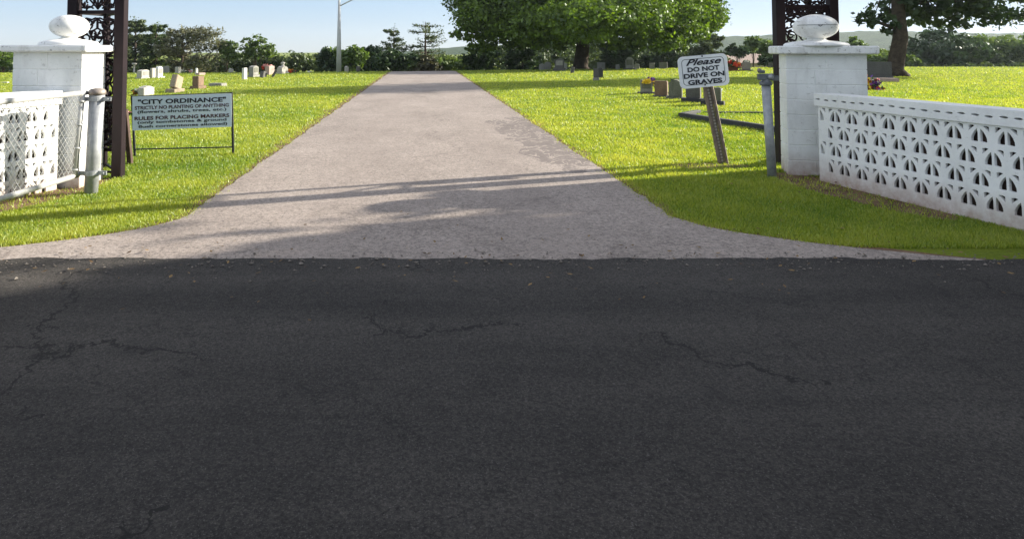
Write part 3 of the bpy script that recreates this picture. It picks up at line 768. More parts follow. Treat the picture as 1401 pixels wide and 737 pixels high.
# leaning road sign
M, Wd, Hd = board_frame((923.5, 79), (991, 73.5), (934, 122), (1001, 115.5), 7.22, 7.22)
p_t, p_b = at(962, 90, 7.27), at(991, 224, 7.27); p_b.z = -.1
s2 = thing('warning_sign', (p_b.x, 7.27, 0), 'white please do not drive on graves sign on a leaning perforated post', 'sign')
me = curve_mesh([rrect(Wd, Hd, .055)], .003, .001); me.transform(M); bd = link('board', me, SIGNW, s2)
me = curve_mesh([rrect(Wd - .075, Hd - .062, .04), rrect(Wd - .084, Hd - .071, .036)[::-1]], .0006); me.transform(M @ Matrix.Translation((0, 0, .0055))); link('border_line', me, INK, bd)
K = Wd / 68.0
letters([('Please', 1 * K, 13.2 * K, 49 * K, 8.6 * K, .42, .022), ('DO NOT', 0, 3.3 * K, 44 * K, 6.5 * K, 0, .034), ('DRIVE ON', 0, -5.2 * K, 56 * K, 6.6 * K, 0, .034), ('GRAVES', .5 * K, -14.2 * K, 47 * K, 6.6 * K, 0, .034)], M, INK, bd)
mb = MB()
for y in (.47, -.43): mb.lathe([(.009, .0062), (.009, .0095), (.004, .012)], M @ Matrix.Translation((0, Hd * y, 0)), 10)
link('bolt', mb, BLACKM, s2)
mb = MB(); ax = (p_t - p_b).normalized(); sx_ = Vector((1, 0, 0)); sx_ = (sx_ - ax * ax.x).normalized()
beam(mb, p_b, p_t, .050, .008, 0)
for s in (1, -1):
    o = sx_ * (.040 * s); beam(mb, p_b + o + Vector((0, -.018, 0)), p_t + o + Vector((0, -.018, 0)), .030, .034, .006)
link('post', mb, POSTG, s2)
mb = MB(); Lp = (p_t - p_b).length; q = .14
while q < Lp:
    mb.lathe([(.012, .0), (.012, .003)], Matrix.Translation(p_b + ax * q + Vector((0, -.0075, 0))) @ Matrix.Rotation(R(90), 4, 'X'), 10); q += .034
link('hole_row', mb, mottled('bright_hole_rim', (.36, .32, .26), (.5, .46, .40), 5), s2)

# stake leaning behind the iron tower, pink bloom at its head
mb = MB(); a, b = at(179.5, 222, 7.25), at(171, 150, 7.1); a.z = -.08; beam(mb, a, b, .05, .05, .004)
solo('stake', mb, WOODP, (a.x, a.y, 0), 'brown stake leaning between the iron tower and the notice board', 'stake')

# ------------------------------------------------------------------ lamp pole at the crest
b = gnd(463.5, 97); yb = b.y
lamp = thing('street_lamp', (b.x, b.y, b.z), 'tall pale lamp pole standing on the lawn beside the drive', 'street lamp')
mb = MB(); topz = at(463, -8, yb).z; mb.tube([b - Vector((0, 0, .1)), b + Vector((0, 0, 1.6)), Vector((b.x + .0, yb, topz))], [.155, .125, .055], 14); link('pole', mb, mottled('pale_aluminium', (.40, .41, .41), (.52, .52, .51), 3, .5, .2), lamp, True)
mb = MB(); a0 = at(465, 8.5, yb); a1 = at(482, 0, yb); a2 = at(497, -4, yb); mb.tube([a0, a1, a2], [.035, .035, .03], 8); link('arm', mb, mottled('pale_aluminium', 0, 0), lamp, True)
mb = MB(); mb.box((.7, .28, .12), MX(a2 + Vector((.3, 0, .02)), 0, 0, R(-8)), .04); hd = link('lamp_head', mb, mottled('pale_aluminium', 0, 0), lamp)
mb = MB(); mb.box((.45, .2, .03), MX(a2 + Vector((.32, 0, -.045)), 0, 0, R(-8)), .01); link('lens', mb, mottled('milky_lens', (.6, .6, .56), (.66, .66, .62), 3, .3), hd)

# ------------------------------------------------------------------ graves
GR = {'grey': granite('grey_granite', (.27, .26, .24)), 'moss': granite('mossy_granite', (.15, .15, .12), (.05, .055, .03), .6), 'pale': granite('pale_marble', (.42, .40, .355), (.16, .15, .12), .35), 'brown': granite('brown_granite', (.21, .135, .085), (.06, .045, .035), .6),
      'dark': granite('dark_granite', (.105, .10, .096), (.04, .04, .035), .4), 'pink': granite('pinkish_granite', (.42, .31, .27), (.12, .1, .08), .4), 'tan': granite('tan_sandstone', (.34, .27, .19), (.1, .08, .05), .5),
      'white': granite('white_marble', (.62, .61, .57), (.25, .25, .22), .25), 'black': granite('charcoal_concrete', (.05, .05, .053), (.02, .02, .02), .4), 'red': granite('red_granite', (.20, .075, .05), (.05, .03, .025), .4)}
def profile(style, w, h):
    if style == 'round': return [(-w / 2, 0), (w / 2, 0), (w / 2, h * .72)] + [(w / 2 * math.cos(R(a)), h * .72 + h * .28 * math.sin(R(a))) for a in range(15, 180, 15)] + [(-w / 2, h * .72)]
    if style == 'serp': return [(-w / 2, 0), (w / 2, 0), (w / 2, h * .84), (w * .36, h * .88), (w * .2, h * .96), (0, h), (-w * .2, h * .96), (-w * .36, h * .88), (-w / 2, h * .84)]
    if style == 'gable': return [(-w / 2, 0), (w / 2, 0), (w / 2, h * .82), (0, h), (-w / 2, h * .82)]
    if style == 'taper': return [(-w / 2, 0), (w / 2, 0), (w * .40, h), (-w * .40, h)]
    if style == 'should': return [(-w / 2, 0), (w / 2, 0), (w / 2, h * .8), (w * .36, h * .8), (w * .36, h * .9), (w * .2, h), (-w * .2, h), (-w * .36, h * .9), (-w * .36, h * .8), (-w / 2, h * .8)]
    return [(-w / 2, 0), (w / 2, 0), (w / 2, h), (-w / 2, h)]
def grave(label, px, py, wp, hp, style, colr, yaw=0, k=.35, base=None, tilt=0, lean_=0, name='headstone', basec=None, y=None, panel=False):
    """px,py: middle of its foot in the photo; wp,hp: size there in pixels; base=(height px, overhang share)"""
    p = gnd(px, py) if y is None else at(px, py, y)
    if y is not None: p.z = gz(p.x, p.y)
    if px < 500 and yaw > 25: yaw += 38; k = max(k, .42)
    s = p.y / F; al = R(yaw) + math.atan2(p.x, p.y)
    w = wp * s / (abs(math.cos(al)) + k * abs(math.sin(al))); t = w * k; h = hp * s
    cat = 'headstone' if name == 'headstone' else name.replace('_', ' '); grp = None if name != 'headstone' else 'headstones on the lawn by the notice board' if px < 500 else 'headstones on the lawn by the leaning sign'
    g = thing(name, p, label, cat, grp) if base or panel else None
    z = -.06
    if base:
        bh = base[0] * s; mb = MB(); mb.box((w * (1 + base[1]), t * (1 + base[1] * 1.2), bh + .06), MX(p + Vector((0, 0, (bh - .06) / 2)), R(yaw)), min(.015, bh * .15)); link('base', mb, GR[basec or colr], g); z = bh + .001; h -= bh
    M = MX(p + Vector((0, 0, z)), R(yaw), R(tilt), R(lean_))
    mb = MB(); mb.prism(profile(style, w, h - min(z, 0)), t, M, min(.014, t * .08))
    if g is None: return solo(name, mb, GR[colr], p, label, cat, grp)
    link('tablet', mb, GR[colr], g)
    if panel:
        mb = MB(); mb.prism([(q[0] * .72, q[1] * .5 + h * .28) for q in profile('flat', w, h)], .012, M @ Matrix.Translation((0, -t / 2 - .004, 0))); link('inscription_panel', mb, GR['grey' if colr in ('dark', 'pale', 'white') else 'moss'], g)
    return g
# left lawn
grave('grey double headstone with flowers behind the notice board', 200, 131, 21, 13.5, 'serp', 'pale', 38, .4)
grave('tan slab headstone tilted far back on its own base behind the notice board', 239.5, 126.5, 16, 23, 'flat', 'tan', 40, .55, (5, .5), 0, 20)
grave('brown granite headstone on a broad base next to the tilted slab', 271, 121.5, 15.5, 17, 'flat', 'brown', 42, .6, (4, .35), panel=False)
grave('low flat grey ledger stone lying beside the brown headstone', 298, 118, 24, 4, 'flat', 'grey', 40, 1.3)
grave('pale double headstone with serpentine top nearest the iron tower by the notice board', 196, 107.5, 17, 12, 'serp', 'pale', 42, .3, (1.5, .2), panel=True)
grave('narrow pale headstone with dark side between the double stone and the round one', 209, 107, 7, 13.5, 'flat', 'pale', 40, .5)
grave('white round topped headstone, tallest of the white cluster past the notice board', 217.5, 106.5, 10, 15.5, 'round', 'white', 42, .3, (1.5, .5), panel=True)
grave('greenish grey headstone behind the white round topped stone', 227, 99.3, 9, 8.5, 'flat', 'grey', 38, .5)
grave('small square grey headstone alone between the white cluster and the tilted slab', 243.5, 100.3, 8, 8.5, 'flat', 'pale', 38, .8)
grave('small leaning white marker above the brown headstone', 261.5, 97.6, 3.2, 5.5, 'flat', 'white', 30, .4, None, 0, 12)
grave('white upright marker at the end of a low pink grave curb', 268.8, 102, 4, 9, 'gable', 'white', 38, .6)
grave('low pink curb of a grave behind the brown headstone', 274.5, 103, 13, 3.2, 'flat', 'pink', 30, .5, name='grave_curb')
grave('small white headstone on a dark base near the far hedge', 316, 98, 7, 6.5, 'gable', 'pale', 38, .4, (1.5, .9), basec='dark')
grave('plain white tablet standing next to the large grey headstone', 334.5, 108.7, 7, 15.5, 'flat', 'white', 38, .4)
grave('large weathered grey headstone on a dark base next to the plain white tablet', 347, 105.5, 13.5, 15.5, 'serp', 'grey', 40, .45, (3, .25), panel=True)
grave('dark low slanted headstone squeezed between the large grey and the pinkish one', 359.5, 106.3, 10, 8.5, 'taper', 'dark', 36, .5, None, 0, 14)
grave('pinkish headstone behind the thin leaning slab', 369, 102.5, 13, 12, 'flat', 'pink', 38, .35, (2, .2))
grave('thin dark slab leaning over steeply in front of the pinkish headstone', 371.5, 106, 3.6, 11.5, 'flat', 'dark', 10, 1.5, None, 0, 28)
grave('broad pale headstone stepped up to a carved urn', 386.5, 101, 15, 10, 'should', 'pale', 38, .4, (2, .15))
p = gnd(387, 101); s = p.y / F; mb = MB(); u0 = 10.02 * s
mb.lathe([(3.2 * s, u0), (2.0 * s, u0 + 1 * s), (1.6 * s, u0 + 2 * s), (2.8 * s, u0 + 4 * s), (3.0 * s, u0 + 5 * s), (1.6 * s, u0 + 5.8 * s), (.3 * s, u0 + 6 * s)], Matrix.Translation(p), 16)
solo('stone_urn', mb, GR['pale'], p, 'carved stone urn standing on the broad pale headstone', 'urn', smooth=True)
grave('low white marker alone on the crest toward the lamp pole', 423.5, 96.6, 7, 2.2, 'round', 'white', 30, .5)
grave('white headstone at the crest close behind the lamp pole', 474, 97.0, 6, 8.5, 'serp', 'pale', 34, .5)
grave('dark blue grey headstone at the crest between lamp pole and drive', 490, 97.0, 5.5, 8, 'flat', 'dark', 20, .5)
grave('low white plate marker in the grass behind the pillar with the gate', 7, 113.7, 10, 1.4, 'flat', 'white', 0, .6)
# pedestal with a basin near the left tower
p = gnd(183.5, 98.5); s = p.y / F; mb = MB()
mb.lathe([(2.6 * s, -.05), (2.6 * s, .8 * s), (1.2 * s, 1.4 * s), (1.0 * s, 8 * s), (1.4 * s, 11 * s), (3.2 * s, 12.3 * s), (3.3 * s, 13.6 * s), (2.6 * s, 14 * s)], Matrix.Translation(p), 16)
solo('stone_pedestal', mb, GR['pale'], p, 'slim pale pedestal with a flared top beside the iron tower by the notice board', 'pedestal', smooth=True)
# right lawn
grave('squarer grey headstone of a pair standing apart near the big tree', 741.5, 95.5, 8, 8.5, 'serp', 'grey', -10, .4)
grave('rounder grey headstone of a pair standing apart near the big tree', 749.5, 95.2, 9, 10.5, 'round', 'grey', -10, .4)
grave('wide dark headstone on a long base before the big tree trunk', 765.5, 97.3, 13, 17, 'serp', 'dark', -14, .5, (4, .35), panel=True)
grave('pale small headstone just behind the wide dark one', 772.5, 95.0, 7, 8.5, 'flat', 'pale', -20, .5)
grave('small dark marker tilted at the foot of the big tree', 782.5, 100.6, 5, 8.5, 'flat', 'dark', -16, .8, None, 0, 7)
grave('dark upright headstone in the tree shade, front one of two', 815.5, 110.4, 7, 16.5, 'flat', 'dark', -14, .7, (4, .25), basec='grey')
grave('black round topped headstone just behind the front one in shade', 821, 107.0, 8, 14, 'round', 'black', -14, .6, (1.5, .3))
grave('grey headstone between the big tree trunk and the small leaning stone', 822.5, 95.0, 11, 9.5, 'flat', 'grey', -24, .4)
grave('small grey leaning headstone between the trunk and the tall monument', 845.5, 95.3, 6, 7, 'taper', 'grey', -18, .6, None, 0, -6)
grave('tall grey monument on a wide dark base', 861.5, 95.6, 11, 17, 'should', 'grey', -22, .5, (2, .6), basec='dark', panel=True)
grave('low pale round headstone next to the tall monument', 871.5, 94.2, 7, 7, 'round', 'pale', -22, .4)
grave('small pale headstone far behind the flower topped one', 892, 93.9, 7, 7.5, 'flat', 'pale', -22, .5)
grave('bluish grey headstone far off, seen just above the leaning road sign edge', 907.5, 93.9, 11, 8.5, 'flat', 'grey', -22, .35)
grave('grey headstone topped with yellow flowers in the front row by the sign', 884.5, 128.5, 16, 19, 'flat', 'grey', -14, .45, (2.5, .5), basec='dark', panel=True)
grave('brown headstone second in the front row by the sign', 905, 133, 18, 22, 'flat', 'brown', -30, .55, (2.5, .3), basec='dark')
grave('mossy grey headstone third in the front row by the sign', 924.5, 135.5, 18, 26, 'serp', 'moss', -30, .4, (2.5, .4), basec='dark')
grave('dark headstone on a thick base behind the leaning sign post', 949, 139.5, 20, 23, 'flat', 'dark', -32, .55, (5, .6), basec='black')
grave('mossy grey headstone partly hidden by the leaning sign post', 975, 144, 23, 24, 'flat', 'moss', -32, .3, (6, .35), basec='black')
grave('reddish headstone with flowers on the far lawn past the leaning sign', 1000, 97.5, 18, 11, 'flat', 'red', -24, .4, (1.5, .2))
grave('grey headstone on a dark base next to the reddish headstone', 1021, 97.3, 11, 13, 'serp', 'grey', -24, .6, (1.8, .6), basec='dark')
grave('small dark headstone seen against the iron tower near the sign', 1056, 92.8, 9, 6.5, 'flat', 'dark', -24, .5)
grave('tall dark grey headstone behind the shaded pierced wall', 1201, 107, 32, 22, 'flat', 'dark', -30, .3, (3, .1))
grave('low pinkish grave ledge in front of the tall dark grey headstone', 1206, 112, 40, 5, 'flat', 'pink', -20, .5, name='grave_ledge')
# coping round a plot
cp = thing('plot_coping', gnd(928, 160), 'charcoal concrete coping round a grave plot behind the leaning sign and bracketed post', 'coping')
A = gnd(929, 160.3); Bq = gnd(1098, 187); Cq = gnd(1130, 155.5); Dq = gnd(958, 154.8)
for a, b, h in ((A, Bq, .09), (Bq, Cq, .08), (Cq, Dq, .03), (Dq, A, .07)):
    mb = MB(); d = (b - a).normalized(); n = Vector((-d.y, d.x, 0)); beam(mb, a + Vector((0, 0, h / 2 - .02)) + d * .08, b + Vector((0, 0, h / 2 - .02)) - d * .08, h + .04, .10, .010, Vector((0, 0, 1))); link('edge_stone', mb, GR['black'], cp)

# flowers: petal clusters
FM = {'yellow': mottled('yellow_petals', (.75, .48, .02), (.85, .62, .04), 20, .7), 'red': mottled('red_petals', (.5, .03, .02), (.65, .08, .04), 20, .7), 'pink': mottled('pink_petals', (.7, .28, .25), (.75, .45, .4), 20, .7),
      'white': mottled('white_petals', (.75, .73, .6), (.8, .78, .68), 20, .7), 'blue': mottled('pale_blue_petals', (.3, .5, .62), (.5, .66, .75), 20, .7), 'orange': mottled('orange_petals', (.7, .22, .03), (.75, .35, .05), 20, .7), 'purple': mottled('purple_petals', (.12, .04, .28), (.2, .08, .38), 20, .7)}
FOL = leaf_mat('flower_foliage', (.02, .05, .015), (.05, .09, .03), .2)
def flowers(label, px, py, y, w, h, cols, seed, group=None, stem=True):
    rng = np.random.default_rng(seed); c = at(px, py, y); s = y / F; W_, H_ = w * s / 2, h * s / 2
    t = thing('flower_bunch', c - Vector((0, 0, H_)), label, 'flowers', group)
    P = np.array(c) + rng.normal(size=(70, 3)) * np.array([W_, W_ * .7, H_]) * .5
    link('foliage', np_mesh('foliage', leaves(rng, P, W_ * .32, 0), 4, rng.uniform(size=70)), FOL, t)
    for i, cn in enumerate(cols):
        n = 46; o = rng.normal(size=3) * np.array([W_ * .55, W_ * .3, H_ * .35]) * (len(cols) > 1)
        C = np.array(c) + o + rng.normal(size=(n, 3)) * np.array([W_, W_ * .7, H_]) * (.5 if len(cols) == 1 else .33) + np.array([0, -W_ * .25, H_ * .2])
        link('bloom', np_mesh('bloom', leaves(rng, C, W_ * .25, .2, aspect=.8), 4), FM[cn], t)
y1 = gnd(884, 128).y
flowers('yellow and purple flower saddle on the front row headstone', 888, 113.5, y1 - .15, 15, 9, ['yellow', 'yellow', 'yellow', 'purple', 'purple'], 1)
flowers('cream flowers in front of the grey double headstone behind the notice board', 187, 126.5, gnd(187, 131).y, 12, 8, ['white', 'orange', 'white'], 2)
flowers('pink and red flowers on the pinkish headstone', 366.5, 93, gnd(369, 102).y - .2, 10, 6, ['pink', 'red', 'pink'], 3)
flowers('red flowers lying at the foot of the urn headstone', 400, 98, gnd(400, 100).y, 12, 4.5, ['red', 'red', 'orange'], 4)
flowers('red and orange flowers on the reddish headstone', 1003, 88, gnd(1000, 97.5).y - .3, 15, 7, ['red', 'orange', 'red'], 5)
flowers('yellow flowers between the reddish and the grey headstone', 1012.5, 90.5, gnd(1012, 97).y, 6, 8, ['yellow', 'pink'], 6)
flowers('pale yellow flowers on top of the far grey headstone with a dark base', 1021, 84.5, gnd(1021, 97).y - .1, 9, 4, ['yellow', 'white'], 7)
flowers('pale blue flowers just behind the leaning sign post', 981.5, 124, gnd(981, 140).y - .1, 9, 9, ['blue', 'blue', 'white'], 8)
flowers('white flowers on top of the mossy headstone in the front row', 922, 110.5, gnd(924, 135).y, 9, 4.5, ['white', 'white'], 9)
flowers('white flowers standing between the brown and the mossy headstone', 917, 129, gnd(917, 134.5).y - .1, 5, 10, ['white'], 10)
flowers('red and yellow flowers showing above the shaded pierced wall', 1195, 117, gnd(1195, 118).y - 2.2, 17, 19, ['red', 'red', 'yellow', 'red', 'purple'], 11)
flowers('pink flowers by the stake behind the iron tower', 174, 155.5, 7.25, 10, 4.5, ['pink', 'pink'], 12)
flowers('pale flowers on the low pink curb', 254.5, 98, gnd(255, 99.5).y, 11, 3, ['pink', 'white'], 13)

# ------------------------------------------------------------------ trees
# the big maple
yM = 45.5; tb = at(795, 92, yM); tb.z = gz(tb.x, yM)
rng = np.random.default_rng(5); bl = []
def B_(px, py, rp, rz, dy=0): p = at(px, py, yM + dy); s = (yM + dy) / F; bl.append((p.x, p.y, p.z, rp * s, rp * s * .9, rz * s))
for q in [(790, -20, 120, 70), (700, 10, 70, 42, -3), (665, 25, 45, 28, -2), (655, 0, 50, 25, 1), (640, 48, 22, 10, -1), (690, 54, 42, 14, 0), (735, 38, 55, 26, -5), (800, 28, 70, 28, -7), (860, 20, 62, 30, -5), (910, 25, 55, 32, -2), (950, 20, 42, 26, 0), (935, 46, 40, 14, -2), (895, 57, 42, 13, -4), (845, 54, 45, 13, -4), (925, 62, 26, 8, -3), (970, 30, 22, 14, 1), (960, -5, 35, 22, 2), (750, 58, 40, 11, 0), (640, -8, 26, 10, -2), (700, -40, 70, 40, 0), (880, -40, 80, 40, 0), (800, 14, 80, 36, 6), (720, 22, 60, 26, 6), (880, 20, 60, 26, 6), (655, 66, 22, 7, 2)]: B_(*q)
broadleaf('maple_tree', 'huge spreading maple with a thick trunk and one sunlit side by the drive', tb, bl, 220000, .095, LEAF_MAPLE, .50, 7.0, 5, .17, .26)
# conifers at the left end
pine('dark pine rising right beside the iron tower by the notice board', 186, 62, 26, 24, 21, 15, .12, .05, NEEDLE, size=.12, dens=1.9)
pine('fresh green pine between the dark pine and the pale cedar', 214, 60, 33, 21, 22, 16, .10, .05, leaf_mat('fresh_pine_needles', (.05, .085, .03), (.13, .17, .06), .3), size=.12, dens=1.9)
pine('pale spreading cedar with long outstretched boughs above the graves', 250, 58, 38, 33, 23, 11, .25, .0, CEDAR, sweep=.85, dens=.8, name='cedar_tree', size=.14, up=.22)
pine('pine with dense dark lower half near the drive end', 539, 60, 37, 25, 24, 11, .2, .02, NEEDLE, dens=.75, size=.10)
pine('sparse pine with flat tiered boughs above the drive end', 582, 60, 30, 33, 25, 10, .26, .03, NEEDLE, dens=.42, size=.095, up=.12)
def bushy(label, px, y, py_top, half, mat, seed, n=5000, size=.16, name='broadleaf_tree', py_bot=92, group=None, gap=.25, cat='tree', k=9):
    rng = np.random.default_rng(seed); top = at(px, py_top, y); bot = at(px, py_bot, y); x = top.x; b = Vector((x, y, gz(x, y)))
    w = half / F * y; rz = (top.z - bot.z) / 2; c = (x, y, (top.z + bot.z) / 2)
    return broadleaf(name, label, b, ball_blobs(rng, c, w, rz, k, w * .8), n, size, mat, max(.06, w * .07), max(.3, top.z - b.z - rz * .4), seed, .3, gap, group, cat)
bushy('young narrow round tree between the pale cedar and a broader young tree', 311, 58, 56, 15, LEAF_MID, 31, 3400, .12, py_bot=84, gap=.45)
bushy('young broad tree behind the grave group with the urn', 350, 58, 52, 23, LEAF_MID, 32, 3600, .12, py_bot=84, gap=.5)
bushy('sunlit light green bush just behind the lamp pole', 478, 56, 61, 22, LEAF_LIME, 33, 5200, .13, name='bush', py_bot=97, cat='bush')
bushy('dark green bush before the lamp pole, away from the drive', 448, 57, 67, 17, LEAF_DARK, 34, 4200, .14, name='bush', py_bot=98, cat='bush')
bushy('dark bush between the lit bush and the drive pines', 512, 58, 66, 22, LEAF_DARK, 35, 4600, .14, name='bush', py_bot=98, cat='bush')
bushy('dark tangled bush at the foot of the dense pine', 541, 55, 70, 28, LEAF_DARK, 36, 6000, .13, name='bush', py_bot=98, cat='bush')
bushy('low bush with bare brown twigs at the drive end', 586, 55, 76, 22, leaf_mat('brown_green_leaves', (.05, .045, .025), (.09, .085, .035), .2), 37, 4600, .12, name='bush', py_bot=98, cat='bush', gap=.4)
bushy('light green low bush between the drive end and the maple', 612, 58, 76, 24, LEAF_MID, 38, 4600, .13, name='bush', py_bot=99, cat='bush')
bushy('leafy green shrub behind the pillar with the gate', 4, 52, 70, 24, LEAF_LIME, 39, 5000, .14, name='bush', py_bot=95, cat='bush')
# dark trees standing under and beyond the maple
for i, (px, y, pt, hw, lb_) in enumerate([(660, 56, 60, 24, 'dark conifer under the maple boughs, nearest the drive'), (715, 58, 50, 24, 'dark conifer beyond the pair of grey headstones under the maple'), (840, 60, 50, 26, 'dark conifer beyond the small leaning stone under the maple'), (905, 60, 54, 24, 'dark conifer beyond the tall grey monument'), (966, 62, 44, 28, 'olive conifer behind the leaning road sign')]):
    pine(lb_, px, y, pt, hw, 50 + i, 9, .1, .05, NEEDLE if i == 4 else LEAF_DARK, dens=1.5, size=.15)
bushy('dark small tree next to the tan roofed house', 1008, 58, 60, 13, LEAF_DARK, 41, 2600, .12, py_bot=80, gap=.35)
bushy('light airy tree in front of the tan roofed house', 1030, 62, 52, 16, LEAF_MID, 42, 2800, .13, py_bot=80, gap=.4)
bushy('green tree against the iron tower near the road sign', 1053, 60, 53, 14, LEAF_MID, 43, 3000, .13, py_bot=84, gap=.3)
bushy('dark low shrub below the green tree by the iron tower', 1052, 57, 76, 13, LEAF_DARK, 44, 2600, .12, name='bush', py_bot=93, cat='bush')
bushy('bright lime tree showing just above the pillar cap by the sign', 1176, 66, 53, 16, LEAF_LIME, 45, 3000, .14, py_bot=74)
bushy('olive hedge tree behind the tall dark grey headstone', 1215, 62, 66, 38, LEAF_MID, 46, 5000, .15, py_bot=96)
bushy('broad dark green tree behind the spreading shade tree trunk', 1290, 66, 40, 55, LEAF_DARK, 47, 9000, .16, py_bot=96)
bushy('rounded mid green tree beyond the end of the shaded wall', 1375, 70, 48, 45, LEAF_MID, 48, 8000, .16, py_bot=96)
# tree at the right whose boughs come into view and whose shade crosses the lawn
yr_ = 30.8; rng = np.random.default_rng(9); bl = []
b = Vector((21.5, yr_, 0))
for q in [(1180, 30, 16, 8), (1196, 22, 22, 9), (1215, 36, 26, 9), (1240, 10, 40, 16), (1290, -10, 60, 26), (1300, 25, 50, 14), (1350, 10, 55, 24), (1330, -60, 60, 40), (1270, -70, 55, 38), (1310, -130, 60, 45), (1390, -40, 55, 40), (1260, -30, 45, 26), (1330, -190, 45, 40), (1360, -120, 50, 45)]:
    p = at(q[0], q[1], yr_ + rng.uniform(-1.2, 1.2)); s = yr_ / F; bl.append((p.x, p.y, p.z, q[2] * s, min(2.1, q[2] * s * 1.1), q[3] * s))
broadleaf('shade_tree', 'dark spreading tree with a thick trunk behind the shaded pierced wall', b, bl, 26000, .12, LEAF_DARK, .34, 7.5, 9, .3, .25)
# unseen leafy trees added beyond the right edge to put the street in shade
for i, (x, y) in enumerate(((13.0, 5.6), (14.5, 1.1), (13.6, -3.5))):
    rng = np.random.default_rng(70 + i)
    broadleaf('added_shade_caster', ('unseen leafy tree added to shade the street, the one nearest the gate', 'unseen leafy tree added to shade the street, between the other two', 'unseen leafy tree added to shade the street, the one farthest from the gate')[i], (x, y, 0), ball_blobs(rng, (x, y, 4.7), 3.5, 3.0, 18, 3.3), 22000, .15, LEAF_MAPLE, .28, 5.5, 70 + i, .28, .05, 'trees added to shade the street')

# far thicket that closes the cemetery: one mass
rng = np.random.default_rng(90); bl = []
for px in range(-60, 660, 11):
    y = rng.uniform(60, 66); t = np.interp(px, [-60, 150, 175, 285, 305, 400, 440, 520, 660], [74, 76, 83, 83, 77, 73, 74, 77, 80]) + rng.uniform(-3.5, 4)
    p = at(px, t + 11, y); s = y / F; bl.append((p.x, p.y, p.z, rng.uniform(9, 17) * s, .9, rng.uniform(9, 12) * s))
for px in range(640, 1480, 11):
    y = rng.uniform(66, 74); t = np.interp(px, [640, 670, 700, 940, 975, 1060, 1180, 1480], [74, 62, 58, 60, 76, 78, 74, 66]) + rng.uniform(-4, 4)
    if 985 < px < 1062: continue
    p = at(px, t + 11, y); s = y / F; bl.append((p.x, p.y, p.z, rng.uniform(9, 17) * s, .9, rng.uniform(10, 13) * s))
for px in range(-60, 1480, 12):
    y = rng.uniform(60, 64); p = at(px, 93, y); s = y / F
    if 985 < px < 1062: continue
    bl.append((p.x, p.y, p.z, 13 * s, .8, 6 * s))
    if 640 < px < 985: p = at(px, 82, y + 3); bl.append((p.x, p.y, p.z, 14 * s, .9, 10 * s))
o = link('woods', crown_mesh('woods', rng, bl, 130000, .13, .34, .12), leaf_mat('thicket_leaves', (.022, .042, .014), (.085, .115, .032), .28))
tag(o, 'dark thicket of trees and brush closing the far edge of the cemetery', 'thicket', kind='stuff')

# house with a tan roof beyond the right lawn
y = 84; a, b = at(978, 75, y), at(1066, 75, y); ez = at(1000, 87.5, y).z; gz_ = -3.4; rz = a.z
hs = thing('house', ((a.x + b.x) / 2, y, gz_), 'low house with a long tan roof beyond the headstones', 'house')
cx = (a.x + b.x) / 2; L = b.x - a.x; D = 5.5
mb = MB(); mb.box((L - .6, D, ez - gz_), MX((cx, y + D / 2, (ez + gz_) / 2))); wl_ = link('wall', mb, mottled('buff_siding', (.36, .31, .26), (.45, .39, .33), 3), hs)
mb = MB(); x0, x1 = cx - L / 2, cx + L / 2; yf, yk, ym = y - .4, y + D + .4, y + D / 2
mb.add([(x0, yf, ez), (x1, yf, ez), (x1, ym, rz), (x0, ym, rz), (x0, yk, ez), (x1, yk, ez), (x0, yf, ez + .12), (x1, yf, ez + .12), (x1, ym, rz + .12), (x0, ym, rz + .12), (x0, yk, ez + .12), (x1, yk, ez + .12)],
       [(0, 1, 2, 3), (3, 2, 5, 4), (6, 7, 8, 9), (9, 8, 11, 10), (0, 1, 7, 6), (4, 5, 11, 10), (0, 3, 9, 6), (3, 4, 10, 9), (1, 2, 8, 7), (2, 5, 11, 8)])
link('roof', mb, mottled('tan_shingles', (.34, .25, .2), (.46, .36, .30), 4, .9, bscale=12, bstr=.5), hs)
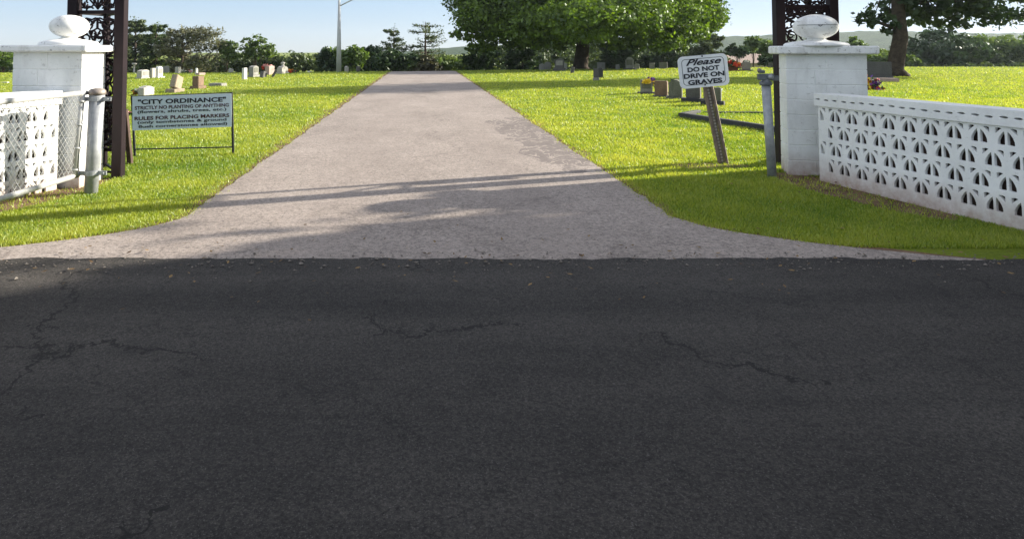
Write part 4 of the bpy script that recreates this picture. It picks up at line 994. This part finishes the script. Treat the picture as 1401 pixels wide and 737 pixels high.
for q in (.2, .5, .8):
    mb = MB(); mb.box((.9, .06, .8), MX((x0 + L * q, y - .005, ez - 1.0))); link('window', mb, mottled('dark_glass', (.03, .035, .04), (.05, .055, .06), 2, .15, 0, .6), hs)

# hills
yh = 650; xs_ = np.linspace(-700, 900, 260); V, Fc = [], []
pxs = xs_ / yh * F + PX
ridge = np.interp(pxs, [-400, 100, 300, 470, 560, 610, 640, 720, 850, 960, 1030, 1090, 1150, 1190, 1300, 1500, 1900], [88, 86, 85, 78, 69, 65.5, 64, 63, 58, 53, 49.5, 50, 47.5, 47, 42, 46, 40])
rows = [(0, 0), (.35, 20), (.7, 50), (.92, 90), (1, 120), (.8, 170), (.2, 240)]
for i, (x, rp) in enumerate(zip(xs_, ridge)):
    top = EYE + (68 - rp) / F * yh * 1.17
    for f, dy in rows:
        z = -8 + (top + 8) * f + (noise.noise((x * .05, dy * .05, 1)) * 1.2 + noise.noise((x * .2, dy * .1, 3)) * .9) * (f > 0)
        V.append((x, yh + dy, z))
nr = len(rows)
for i in range(len(xs_) - 1):
    for j in range(nr - 1): Fc.append((i * nr + j, (i + 1) * nr + j, (i + 1) * nr + j + 1, i * nr + j + 1))
me = bpy.data.meshes.new('hills'); me.from_pydata(V, [], Fc); me.update()
m, nt, out = nmat('wooded_hillside')
c = ramp(nt, [(.3, (.018, .04, .014)), (.7, (.07, .11, .03))], noi(nt, .12, 8, .75)); bsdf(nt, out, c, .95, 0, .05, noi(nt, .3, 6, .8), 1, 4)
tag(link('hills', me, m, None, True), kind='structure')

# the air between
mb = MB(); mb.box((2000, 1260, 40), MX((0, 500, 12)))
m, nt, out = nmat('thin_haze'); v = nt.nodes.new('ShaderNodeVolumePrincipled'); v.inputs['Density'].default_value = .0002; v.inputs['Color'].default_value = (.80, .90, 1, 1); v.inputs['Anisotropy'].default_value = .3
nt.links.new(v.outputs[0], out.inputs['Volume'])
hz = link('haze', mb, m); tag(hz, 'thin pale haze over the distant hills', 'haze', kind='stuff')

# every top-level thing or setting piece that still lacks a label gets none on purpose (structure)
bpy.context.view_layer.update()
